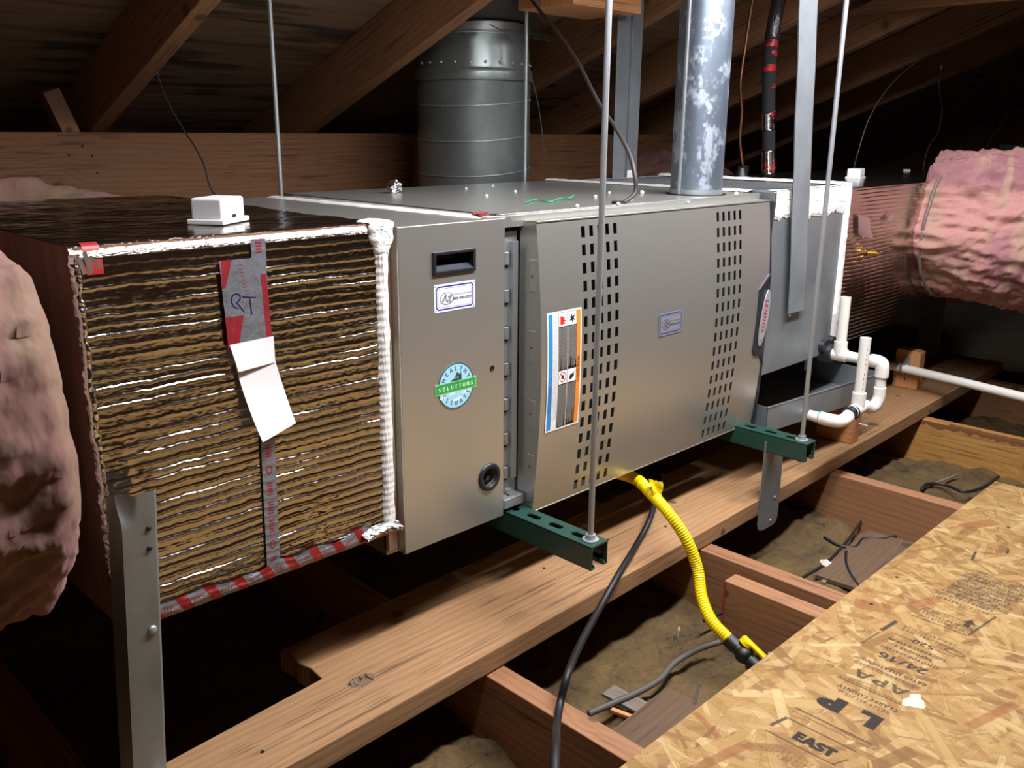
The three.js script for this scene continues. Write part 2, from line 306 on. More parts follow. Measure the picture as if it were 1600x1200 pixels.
// strand board sheet: map over the whole sheet, across = +z, up = +x
const OSB = { x0: 0.20, x1: 2.287, z0: -0.612, z1: 0.58, y0: 0.14, y1: 0.152 };
{
  const W = 1170, Hh = 2048, sc = Hh / (OSB.x1 - OSB.x0);
  const tex = canvasTex(W, Hh, (c) => {
    c.fillStyle = '#bf9a60'; c.fillRect(0, 0, W, Hh);
    const cols = ['#cfae74', '#bf9a5e', '#b08a50', '#d8bc88', '#a67c48', '#c8a46a', '#b8925c', '#e0c898', '#96703f', '#c29e6a', '#d2b27a', '#8a6236'];
    for (let i = 0; i < 10500; i++) {
      const x = rnd() * W, y = rnd() * Hh, a = rr(-0.75, 0.75) + (rnd() < 0.35 ? Math.PI / 2 : 0) + 0.3, L = rr(22, 120), w = rr(5, 22);
      c.save(); c.translate(x, y); c.rotate(a); c.globalAlpha = rr(0.35, 0.85); c.fillStyle = cols[Math.floor(rnd() * cols.length)];
      c.beginPath(); c.moveTo(-L / 2, rr(-w, 0) / 2); c.lineTo(-L / 2 + rr(3, 14), -w / 2); c.lineTo(L / 2 - rr(0, 10), -w / 2 + rr(0, 3)); c.lineTo(L / 2, rr(0, w) / 2); c.lineTo(L / 2 - rr(4, 16), w / 2); c.lineTo(-L / 2 + rr(0, 8), w / 2 - rr(0, 3)); c.closePath(); c.fill();
      c.globalAlpha = rr(0.15, 0.42); c.strokeStyle = '#7d5424'; c.lineWidth = 0.8; c.stroke();
      c.globalAlpha = 0.14; for (let k = 0; k < 3; k++) { const yy = rr(-w / 2, w / 2); c.beginPath(); c.moveTo(-L / 2, yy); c.lineTo(L / 2, yy + rr(-2, 2)); c.stroke(); }
      c.restore();
    }
    for (let i = 0; i < 160; i++) { c.save(); c.translate(rnd() * W, rnd() * Hh); c.rotate(rr(-1, 1)); c.globalAlpha = rr(0.3, 0.6); c.fillStyle = rnd() < 0.5 ? '#8e5c30' : '#96683c'; const L = rr(14, 60), w = rr(3, 11); c.fillRect(-L / 2, -w / 2, L, w); c.restore(); }
    for (let i = 0; i < 240; i++) { c.globalAlpha = rr(0.4, 0.9); c.fillStyle = '#4a2f16'; c.beginPath(); c.ellipse(rnd() * W, rnd() * Hh, rr(0.8, 2.6), rr(0.6, 1.6), rr(0, 3), 0, 7); c.fill(); }
    c.globalAlpha = 1;
    const P = (x, z) => [(z - OSB.z0) * sc, (OSB.x1 - x) * sc];
    const ink = (x, z, s, size, o = {}) => {
      const [px, py] = P(x, z); c.save(); c.translate(px, py); if (!o.up) c.rotate(Math.PI); c.globalAlpha = o.a ?? 0.9; c.fillStyle = '#211b16'; c.textAlign = 'center'; c.textBaseline = 'middle';
      c.font = `${o.b === false ? '' : 'bold '}${size * sc}px ${o.f ?? 'sans-serif'}`; if (o.w) c.scale(o.w, 1); c.fillText(s, 0, 0); if (o.s) { c.strokeStyle = '#211b16'; c.lineWidth = o.s; c.strokeText(s, 0, 0); } c.restore();
    };
    const scrib = (x, z, wd, h, a = 0.6) => { let q = -wd / 2; c.fillStyle = '#211b16'; while (q < wd / 2) { const L = rr(0.0022, 0.0055); const [px, py] = P(x, z + q); c.globalAlpha = a * rr(0.6, 1); for (let k = 0; k < 3; k++) c.fillRect(px + rr(0, 2), py - h * sc / 2 + k * h * sc / 3, L * sc * rr(0.5, 1), h * sc / 4.5); q += L + rr(0.001, 0.003); } c.globalAlpha = 1; };
    const line = (xa, za, xb, zb, w, a = 0.7) => { c.globalAlpha = a; c.strokeStyle = '#2c241c'; c.lineWidth = w; c.beginPath(); c.moveTo(...P(xa, za)); c.lineTo(...P(xb, zb)); c.stroke(); c.globalAlpha = 1; };
    // the mill's stamp, printed the other way up
    ink(1.050, -0.452, 'EAST', 0.025, { up: true, w: 1.05, s: 2.4 }); line(1.078, -0.508, 1.078, -0.405, 2.2); line(1.030, -0.515, 1.030, -0.410, 2); line(1.078, -0.508, 1.045, -0.516, 5); line(1.030, -0.415, 1.055, -0.404, 2);
    scrib(1.000, -0.45, 0.09, 0.026, 0.22);
    line(1.108, -0.51, 1.108, -0.395, 2.6); line(1.098, -0.512, 1.098, -0.395, 1.6, 0.5);
    ink(1.158, -0.421, 'L', 0.046, { a: 0.9, w: 1.3, s: 5 }); ink(1.158, -0.478, 'P', 0.046, { a: 0.9, w: 1.45, s: 5 });
    ink(1.208, -0.447, 'CLARKE COUNTY', 0.0115); scrib(1.194, -0.447, 0.08, 0.008);
    line(1.228, -0.505, 1.228, -0.405, 2.4); line(1.233, -0.505, 1.233, -0.405, 1.4);
    ink(1.262, -0.450, 'APA', 0.030, { w: 1.5, a: 0.6 });
    line(1.290, -0.505, 1.290, -0.400, 2.4); line(1.285, -0.505, 1.285, -0.400, 1.4);
    ink(1.304, -0.448, 'RATED SHEATHING', 0.0115); ink(1.338, -0.448, '24/16', 0.026, { w: 1.15, a: 0.82 });
    ink(1.364, -0.448, 'SIZED FOR SPACING', 0.0100); ink(1.380, -0.448, 'EXPOSURE 1', 0.0105); ink(1.396, -0.448, 'THICKNESS 0.418 IN', 0.0100);
    line(1.416, -0.500, 1.416, -0.463, 1.8); line(1.416, -0.428, 1.416, -0.395, 1.8); ink(1.418, -0.446, '520', 0.018, { w: 1.2 });
    scrib(1.440, -0.450, 0.085, 0.008, 0.7); scrib(1.453, -0.448, 0.09, 0.008, 0.7);
    line(1.41, -0.514, 1.46, -0.508, 7, 0.75); line(1.345, -0.520, 1.405, -0.513, 3, 0.5);
    line(1.500, -0.500, 1.500, -0.405, 2.2); line(1.545, -0.498, 1.545, -0.400, 2); scrib(1.511, -0.447, 0.085, 0.008, 0.75); scrib(1.523, -0.447, 0.085, 0.008, 0.75);
    scrib(1.537, -0.455, 0.05, 0.006, 0.5); { const [ax, ay] = P(1.545, -0.417); c.fillStyle = '#211b16'; c.globalAlpha = 0.75; c.beginPath(); c.moveTo(ax - 9, ay + 4); c.lineTo(ax, ay - 14); c.lineTo(ax + 10, ay + 3); c.lineTo(ax + 4, ay + 3); c.lineTo(ax + 5, ay + 18); c.lineTo(ax - 5, ay + 18); c.lineTo(ax - 4, ay + 4); c.closePath(); c.fill(); }
    line(1.500, -0.404, 1.60, -0.392, 4, 0.6);
    for (let k = 0; k < 9; k++) scrib(1.60 + k * 0.0165, -0.455 + 0.004 * k, 0.10, 0.0085, 0.7);
    for (let i = 0; i < 900; i++) { const [px, py] = P(rr(1.62, 1.76), rr(-0.49, -0.38)); c.globalAlpha = rr(0.04, 0.16); c.fillStyle = '#2c241d'; c.beginPath(); c.ellipse(px, py, rr(2, 9), rr(1, 4), rr(0, 3), 0, 7); c.fill(); }
    line(1.80, -0.500, 1.80, -0.36, 2); line(1.80, -0.500, 1.845, -0.508, 5); line(1.88, -0.45, 1.88, -0.36, 2); line(1.88, -0.46, 1.905, -0.465, 4);
    c.globalAlpha = 0.42; c.strokeStyle = '#8a5a34'; c.lineWidth = 1.8; { const [px, py] = P(1.395, -0.565); c.beginPath(); c.ellipse(px, py, 15, 7, 0.1, 0, 7); c.stroke(); } { const [px, py] = P(1.43, -0.40); c.strokeStyle = '#211b16'; c.globalAlpha = 0.7; c.beginPath(); c.ellipse(px, py, 15, 7, 0, 0, 7); c.stroke(); }
    // reddish strands seen near the edge
    for (const [x, z, L, w, a] of [[0.93, -0.53, 120, 16, -1.35], [1.56, -0.50, 70, 22, -1.2], [1.99, -0.55, 90, 30, -1.1], [1.30, -0.30, 110, 15, -1.3], [0.98, -0.58, 60, 10, 0.4], [1.48, -0.56, 60, 34, -0.4]]) { c.save(); c.translate(...P(x, z)); c.rotate(a); c.globalAlpha = 0.5; c.fillStyle = '#94582c'; c.fillRect(-L / 2, -w / 2, L, w); c.restore(); }
    // white paint drip
    { const [px, py] = P(1.250, -0.394); c.globalAlpha = 0.95; c.fillStyle = '#e9ebe8'; c.beginPath(); for (let i = 0; i < 26; i++) { const a = i / 26 * 6.283, r = 17 * (1 + 0.22 * Math.sin(a * 3 + 1) + 0.1 * Math.sin(a * 7)); c.lineTo(px + r * Math.cos(a) * 0.8, py + r * 1.15 * Math.sin(a)); } c.fill(); }
    // dark screw holes
    c.globalAlpha = 1; for (const [x, z] of [[0.86, -0.565], [1.485, -0.565], [1.62, -0.575], [2.02, -0.50], [1.47, -0.30]]) { const [px, py] = P(x, z); c.fillStyle = '#2b1b0f'; c.beginPath(); c.ellipse(px, py, 3.4, 3.4, 0, 0, 7); c.fill(); }
  });
  const bump = dataTex(512, 512, (u, v) => vf(u, v, 30, 20, 501, 4), false); bump.repeat.set(3, 5);
  const mat = new THREE.MeshStandardMaterial({ color: 0xd8d3c6, map: tex, bumpMap: bump, bumpScale: 0.0012, roughness: 0.78 });
  const g = box(OSB.x0, OSB.x1, OSB.y0, OSB.y1, OSB.z0, OSB.z1, 0.001);
  const p = g.attributes.position, uv = g.attributes.uv; for (let i = 0; i < p.count; i++) uv.setXY(i, (p.getZ(i) - OSB.z0) / (OSB.z1 - OSB.z0), (p.getX(i) - OSB.x0) / (OSB.x1 - OSB.x0));
  one('strand_board_sheet', g, mat, 'strand board sheet with black grade stamps and a white paint spot', 'board');
}
// rafters, the long beam behind the ducts and small framing
{
  const a = Math.atan(PITCH);
  for (let i = -1; i <= 6; i++) {
    const x0 = 0.880 + 0.61 * i; if (x0 < XL || x0 > XR - 0.1) continue;
    const z0 = -4.35, z1 = 1.9, L = (z1 - z0) / Math.cos(a), zc = (z0 + z1) / 2;
    const g = uvGrain(box(x0, x0 + 0.04, 0, 0.138, -L / 2, L / 2, 0.002), 'z', 1 / 1.2, 1 / 0.3); g.rotateX(-a).translate(0, rafterY(zc), zc);
    const lab = { 0: 'dark roof rafter over the foil duct box with a pale lower edge', 1: 'reddish roof rafter ending above the long beam beside the round duct', 2: 'roof rafter passing behind the wide round duct and the flue pipe', 3: 'roof rafter behind the galvanized angle hanger', 4: 'roof rafter carrying the horizontal tie board', 5: 'roof rafter in the dark bay beyond the horizontal tie board', 6: 'farthest roof rafter, barely lit, beyond the hanging wires', '-1': 'dark roof rafter above the big dusty pink duct' }[i] ?? 'shadowed roof rafter in the dark far bay of the attic';
    one('roof_rafter', g, M.joist, lab, 'rafter', 'roof rafters');
  }
  const t = thing('long_beam', 'long horizontal wooden beam crossing behind the ducts below the rafters', 'beam', [1, 0.70, -2.34]);
  mesh('board', wbox(-1.55, 3.42, 0.72, 0.957, -2.36, -2.32, 'x'), M.joist, t);
  for (const x of [-1.2, 0.9, 3.2]) mesh('post', wbox(x, x + 0.09, 0, 0.72, -2.36, -2.32, 'y'), M.joist, t);
  for (const [px, py] of [[129, 228], [144, 243], [152, 270], [108, 242]]) { const p = atZ(px, py, -2.319); mesh('nail_head', new THREE.SphereGeometry(0.003, 8, 6).translate(p.x, p.y, p.z), M.darkSteel, t); }
  const br = wbox(-0.02, 0.02, -0.058, 0.058, -0.02, 0.02, 'y'); br.rotateZ(0.35).translate(0.815, 0.998, -2.36);
  one('short_brace', br, M.joist, 'short wooden brace standing on the long beam under the deck', 'brace');
  one('nailing_block', wuv(ext([[-1.700, 1.258], [-1.515, 1.258], [-1.515, 1.425], [-1.700, 1.355]], 0.262, 0.002).rotateY(-Math.PI / 2).translate(1.970, 0, 0), 'x'), M.block, 'pale wooden nailing block under the rafters that a threaded rod hangs from', 'block');
  one('collar_tie', wuv(ext([[-1.585, 1.372], [1.2, 1.372], [1.2, 1.51], [-1.26, 1.51]], 0.04, 0.002).rotateY(-Math.PI / 2).translate(3.276, 0, 0), 'z'), M.joist, 'horizontal wooden tie board high up beside the dark rafters', 'board');
}
console.log('timber ready');

// ---------------------------------------------------------------- foil-faced supply box (with the pink flex duct at its end)
const ridge = (x, y, amp = 1) => {                                    // level folds: flat, a lip that looks down, a short face that looks up
  const yy = y + 0.0022 * n3(x * 5, y * 9, 1) + 0.0017 * n3(x * 34, y * 16, 8) + 0.0010 * n3(x * 100, y * 30, 3) + 0.0005 * n3(x * 230, y * 60, 9);
  const k = yy / 0.0117 + 0.55 * n3(0.3, yy * 14, 4), id = Math.floor(k), f = k - id;
  const A = (0.72 + 0.28 * smooth(0.80, 0.62, y)) * clamp(0.64 + 0.75 * n3(id * 3.7, x * 5, 2), 0.12, 1.25), top = 0.80 + 0.07 * n3(id * 5.3, x * 9, 6);
  const s = f < 0.46 ? 0.06 * f / 0.46 : f < top ? 0.06 + 0.94 * smooth(0.46, top, f) : 1 - (f - top) / (1 - top);
  const mess = smooth(0.10, 0.45, n3(x * 5 + 3, y * 5, 12));
  return amp * (0.0022 * A * s * (1 - 0.35 * mess) + 0.0011 * mess * n3(x * 70, y * 110, 3) + 0.00022 * n3(x * 160, y * 260, 5));
};
{
  const x0 = 0.338, x1 = 0.742, yb = 0.392, yt = 0.848, zf = -1.0, zb = -1.68, R = 0.014;
  const t = thing('supply_plenum', 'foil faced duct board box with crinkled silver front and white tag', 'duct box', [0.54, yb, -1.3]);
  const front = grid(300, 560, (u, v) => { const x = x0 + u * (x1 - x0), y = yb + v * (yt - R - yb); const e = smooth(0, 0.02, u) * smooth(0, 0.01, v) * (1 - 0.7 * smooth(0.93, 1, v)); const dent = -0.010 * Math.exp(-(((x - 0.44) / 0.06) ** 2 + ((y - 0.70) / 0.02) ** 2)) * 0.25; return V(x, y, zf + e * ridge(x, y) + dent); });
  const fp = front.attributes.uv; for (let i = 0; i < fp.count; i++) fp.setXY(i, fp.getX(i) * 1.0, fp.getY(i) * 1.1);
  mesh('front_facing', front, M.foil, t, 'crinkled silver foil facing with level folds');
  const top = grid(120, 120, (u, v) => {
    const x = x0 + u * (x1 - x0), w = 0.0006 * n3(x * 40, 2, v * 60) * 1.4;
    const s = v; return V(x, yt + w + 0.002 * n3(x * 9, 0, s * 8) * smooth(0, 0.1, s), zf - R - s * (zf - R - zb));
  });
  mesh('top_edge', grid(160, 24, (u, v) => { const x = x0 + u * (x1 - x0), a = v * Math.PI / 2, w = 0.00025 * n3(x * 30, 2, v * 3) + 0.0006 * n3(x * 9, 5, v); return V(x, yt - R + (R + w) * Math.sin(a), zf - R + (R + w) * Math.cos(a)); }), M.foil, t, 'bright rounded foil edge');
  mesh('top_facing', top, M.foil, t, 'foil covered top');
  mesh('core', uvGrain(box(x0 + 0.004, x1, yb + 0.001, yt - 0.002, zb, zf - 0.004, 0.002), 'z', 2, 2), M.boardEdge, t, 'brown duct board core seen at the open end');
  // bunched foil along the cut end
  mesh('end_fold', grid(6, 300, (u, v) => { const y = yb - 0.012 + v * (yt - yb + 0.004), a = u * Math.PI; const r = 0.006 + 0.003 * n3(y * 60, u * 2, 3) + 0.002 * n3(y * 190, u * 3, 9); return V(x0 + 0.003 - r * Math.cos(a) * 0.9, y, zf - 0.001 + r * Math.sin(a) * 1.1); }), M.foilBright, t, 'bunched bright foil along the cut end');
  // printed tape: along the foot, down the middle, on the upper corner
  const printed = (w, h, vertical) => canvasTex(w, h, (c) => {
    c.fillStyle = '#8f9196'; c.fillRect(0, 0, w, h); c.fillStyle = '#b02b2c';
    if (vertical) { c.font = 'bold 22px sans-serif'; c.textAlign = 'center'; for (let y = 20; y < h; y += 62) { c.globalAlpha = 0.85; if ((y / 62 | 0) % 4 === 3) { c.beginPath(); c.arc(w / 2, y, 12, 0, 7); c.lineWidth = 5; c.strokeStyle = '#b02b2c'; c.stroke(); } else for (let k = 0; k < 5; k++) c.fillRect(w * 0.3 + rr(-2, 2), y - 20 + k * 9, w * 0.4, 5); } }
    else for (let x = 10; x < w; x += 105) { c.globalAlpha = 0.9; c.save(); c.translate(x, h / 2); c.rotate(-0.25); c.fillRect(0, -h, 40, 2 * h); c.restore(); c.globalAlpha = 0.6; for (let k = 0; k < 4; k++) c.fillRect(x + 48 + k * 11, h * 0.35, 5, h * 0.3); }
  });
  const tapeMat = (tx) => metal(0xffffff, 0.30, { metalness: 0.4, map: tx, bumpMap: foilBump, bumpScale: 0.0006, side: THREE.DoubleSide });
  const foot = tapeMat(printed(1024, 128, false));
  mesh('foot_tape', grid(160, 14, (u, v) => { const x = 0.372 + u * 0.372, a = v; const y = yb - 0.006 + 0.030 * a * (0.75 + 0.35 * n3(x * 22, 1, 1)); return V(x, y, zf + 0.0046 - 0.012 * Math.max(0, 0.35 - a) + 0.0016 * n3(x * 60, a * 4, 2)); }), foot, t, 'silver tape with red print along the foot');
  const strip = tapeMat(printed(64, 1024, true));
  mesh('seam_tape', grid(6, 200, (u, v) => { const y = yb + 0.012 + v * (yt - yb - 0.02), x = 0.546 + 0.010 * v + (u - 0.5) * 0.020; return V(x, y, zf + 0.0030 + 0.6 * ridge(x, y)); }), strip, t, 'clear seam tape with red print');
  mesh('corner_tape', grid(16, 20, (u, v) => { const x = 0.352 + u * 0.018, a = v * 1.75 - 0.1; return V(x, yt - R - 0.016 + (R + 0.0018) * Math.min(1, Math.sin(a)) + 0.016 * smooth(0, 0.7, v), zf - R + (R + 0.0018) * Math.cos(a)); }), new THREE.MeshStandardMaterial({ color: 0xae2f33, roughness: 0.4, side: THREE.DoubleSide }), t, 'red printed tape end');
  for (const [a, b] of [[[128, 395], [140, 428]], [[136, 402], [154, 420]], [[120, 405], [130, 430]]]) { const p = atZ(...a, -0.990), q = atZ(...b, -0.984); mesh('loose_foil', grid(6, 2, (u, v) => V(p.x + (q.x - p.x) * u + v * 0.0035, p.y + (q.y - p.y) * u + 0.002 * v, p.z + (q.z - p.z) * u + 0.003 * v)), M.foilSliver, t); }
  // marked patch of tape with handwriting
  const rt = canvasTex(256, 512, (c, w, h) => {
    c.fillStyle = '#85898f'; c.fillRect(0, 0, w, h); for (let i = 0; i < 500; i++) { c.globalAlpha = 0.08; c.fillStyle = rnd() < 0.5 ? '#5e6267' : '#c8ccd0'; c.beginPath(); c.ellipse(rnd() * w, rnd() * h, rr(6, 40), rr(2, 10), rr(-0.6, 0.6), 0, 7); c.fill(); }
    c.globalAlpha = 0.88; c.fillStyle = '#b22e35'; c.beginPath(); c.moveTo(10, 0); c.lineTo(70, 0); c.lineTo(20, 160); c.lineTo(0, 160); c.fill(); c.fillRect(0, 330, 70, 182); c.beginPath(); c.moveTo(70, 330); c.lineTo(105, 330); c.lineTo(60, 512); c.lineTo(30, 512); c.fill(); c.fillRect(222, 100, 34, 412);
    c.globalAlpha = 0.5; for (let k = 0; k < 9; k++) c.fillRect(100 + k * 3, 30 + k * 22, 22, 9);
    c.globalAlpha = 1; c.strokeStyle = '#22265e'; c.lineWidth = 8; c.lineCap = 'round'; c.lineJoin = 'round';
    c.beginPath(); c.moveTo(75, 285); c.bezierCurveTo(40, 280, 30, 215, 66, 200); c.bezierCurveTo(100, 195, 105, 240, 70, 250); c.lineTo(110, 312); c.stroke();
    c.beginPath(); c.moveTo(108, 222); c.lineTo(180, 236); c.moveTo(146, 232); c.lineTo(152, 330); c.stroke();
  });
  mesh('marked_tape', grid(12, 40, (u, v) => { const y = 0.712 + v * 0.106, x = 0.502 + u * 0.060 + 0.003 * (1 - v); return V(x, y, zf + 0.0056 + 0.0012 * n3(x * 60, y * 60, 3)); }), tapeMat(rt), t, 'grey foil tape patch with blue handwriting');
  // white paper tag: upper flap and a curled lower sheet
  const tg = thing('paper_tag', 'white paper tag taped below the handwritten foil patch, corner curling', 'tag', [0.54, 0.59, -0.99]);
  mesh('upper_flap', grid(10, 10, (u, v) => { const x = 0.506 + u * 0.060 + 0.006 * (1 - v) * (1 - u), y = 0.682 + v * 0.034 + 0.002 * u; return V(x, y, zf + 0.0075 + 0.006 * (1 - v) * (1 - u)); }), M.paper, tg);
  mesh('sheet', grid(16, 24, (u, v) => { const d = 1 - v; const x = 0.512 + u * 0.054 + 0.018 * d + 0.003 * u * d, y = 0.688 - d * (0.098 - 0.009 * u) ; return V(x, y, zf + 0.0065 + 0.016 * d * d * (0.4 + 0.9 * (1 - u))); }), M.paper, tg);
}
// small white sensor box on the foil top, with its wire
function sensorBox(p, s, label, wirePts, rot = 0) {
  const t = thing('sensor_box', label, 'sensor box', [p.x, p.y, p.z]);
  const a = (g) => g.rotateY(rot).translate(p.x, p.y, p.z);
  mesh('housing', a(box(-0.034 * s, 0.034 * s, 0.006 * s, 0.036 * s, -0.024 * s, 0.024 * s, 0.004 * s, 3)), M.whitePlastic, t);
  mesh('base_plate', a(box(-0.040 * s, 0.040 * s, 0, 0.007 * s, -0.028 * s, 0.028 * s, 0.002 * s)), M.whitePlastic, t);
  mesh('knockout', a(new THREE.CircleGeometry(0.005 * s, 14).scale(1.4, 0.5, 1).translate(0, 0.010 * s, 0.0243 * s)), M.black, t);
  mesh('wire', tube(wirePts, 0.0018, 50, 8), M.cableGrey, t);
}
sensorBox(V(0.575, 0.849, -1.13), 0.92, 'white plastic sensor box on top of the near foil duct box', [V(0.60, 0.868, -1.14), atZ(333, 300, -1.30), atZ(318, 255, -1.55), atZ(300, 222, -1.75), atZ(291, 209, -1.95), atZ(265, 165, -2.00), atZ(246, 115, -2.05), atZ(240, 75, -2.05)], 0.6);

// pink wrapped flex duct at the open end of the box
{
  const c = V(0, 0.668, -1.185);
  const flat = (ey, ez) => { const k = ey > 0 ? 3 : 2.1; return Math.pow(Math.pow(Math.abs(ez) / 0.318, k) + Math.pow(Math.abs(ey) / (ey > 0 ? 0.205 : 0.265), k), -1 / k); };   // wider than tall
  const F0 = new THREE.CatmullRomCurve3([V(0.288, c.y, c.z), V(0.1, c.y, c.z), V(-0.25, c.y - 0.02, c.z - 0.02), V(-0.7, c.y - 0.05, c.z - 0.08)], false, 'centripetal').computeFrenetFrames(160, false);
  const frame = (a) => { const N = F0.normals[20], B = F0.binormals[20]; return flat(Math.cos(a) * N.y + Math.sin(a) * B.y, Math.cos(a) * N.z + Math.sin(a) * B.z); };
  const g = sweep([V(0.288, c.y, c.z), V(0.1, c.y, c.z), V(-0.25, c.y - 0.02, c.z - 0.02), V(-0.7, c.y - 0.05, c.z - 0.08)], (t, a, p) => {
    const n = V(Math.cos(a) * 2.2, Math.sin(a) * 2.2, p.x * 3); const fr = frame(a); let r = fr + 0.014 * fbm(n.x, n.y, n.z, 3) + 0.011 * fbm(n.x * 4, n.y * 4, n.z * 5, 3) + 0.007 * fbm(n.x * 12, n.y * 12, n.z * 15, 3);
    return r * (t < 0.03 ? 0.86 + 0.14 * Math.sqrt(t / 0.03) : 1);
  }, 160, 200);
  const u = g.attributes.uv; for (let i = 0; i < u.count; i++) u.setXY(i, u.getX(i) * 1.3, u.getY(i) * 2);
  const t = thing('insulated_flex_duct', 'big round duct wrapped in dusty pink insulation at the open end of the foil box', 'duct', [0.1, 0.38, -1.185]);
  mesh('wrap', g, M.wool, t);
  mesh('collar', cyl(V(0.2, c.y - 0.08, c.z - 0.15), V(0.345, c.y - 0.08, c.z - 0.15), 0.15, 0.15, 40), M.galv, t);
}
{
  const lump = (x0, x1, yc, z, h, key) => sweep([V(x0, yc, z), V((x0 + x1) / 2, yc + 0.01, z), V(x1, yc - 0.03, z)], (t, a) => h * (0.55 + 0.45 * Math.sin(Math.PI * clamp(t, 0.05, 0.95))) * (1 + 0.35 * fbm(Math.cos(a) * 1.5 + key, Math.sin(a) * 1.5, t * 5, 4)), 80, 60);
  one('insulation_batt', lump(0.10, 0.86, 0.76, -1.86, 0.105, 3), M.woolDusty, 'pale pink insulation lump between the foil box and the long beam', 'insulation');
  one('insulation_batt', lump(2.60, 3.25, 0.80, -2.05, 0.09, 8), M.woolDusty, 'small pink insulation scrap against the long beam beside the flue pipe', 'insulation');
}

// ---------------------------------------------------------------- air filter cabinet
function roundedHole(x0, x1, y0, y1) { return [[x0, y0], [x1, y0], [x1, y1], [x0, y1]]; }
const stickerTex = (bg, frame, fg) => canvasTex(512, 288, (c, w, h) => {
  c.fillStyle = bg; c.fillRect(0, 0, w, h); c.strokeStyle = frame; c.lineWidth = 15;
  const f = (m, k) => { c.beginPath(); c.moveTo(m + k, m); c.lineTo(w - m - k, m); c.lineTo(w - m, m + k); c.lineTo(w - m, h - m - k); c.lineTo(w - m - k, h - m); c.lineTo(m + k, h - m); c.lineTo(m, h - m - k); c.lineTo(m, m + k); c.closePath(); c.stroke(); };
  f(26, 24); c.lineWidth = 5; c.globalAlpha = 0.55; f(46, 20); c.globalAlpha = 1;
  for (const [x, y] of [[18, 18], [w - 18, 18], [18, h - 18], [w - 18, h - 18]]) { c.beginPath(); c.arc(x, y, 7, 0, 7); c.stroke(); }
  c.strokeStyle = c.fillStyle = fg; c.lineWidth = 7; c.beginPath(); c.ellipse(155, 152, 82, 60, 0, 0, 7); c.stroke(); c.lineWidth = 2; c.beginPath(); c.ellipse(155, 158, 86, 62, 0, 0.2, 3.0); c.stroke();
  c.textAlign = 'center'; c.textBaseline = 'middle'; c.font = 'italic bold 92px sans-serif'; c.lineWidth = 7; c.strokeText('A', 130, 146); c.strokeText('Z', 180, 162);
  c.font = 'bold 26px sans-serif'; c.fillText('Call us for Service', 350, 122); c.font = 'bold 38px sans-serif'; c.fillText('800-400-0337', 350, 166); c.lineWidth = 2; c.strokeText('800-400-0337', 350, 166);
});
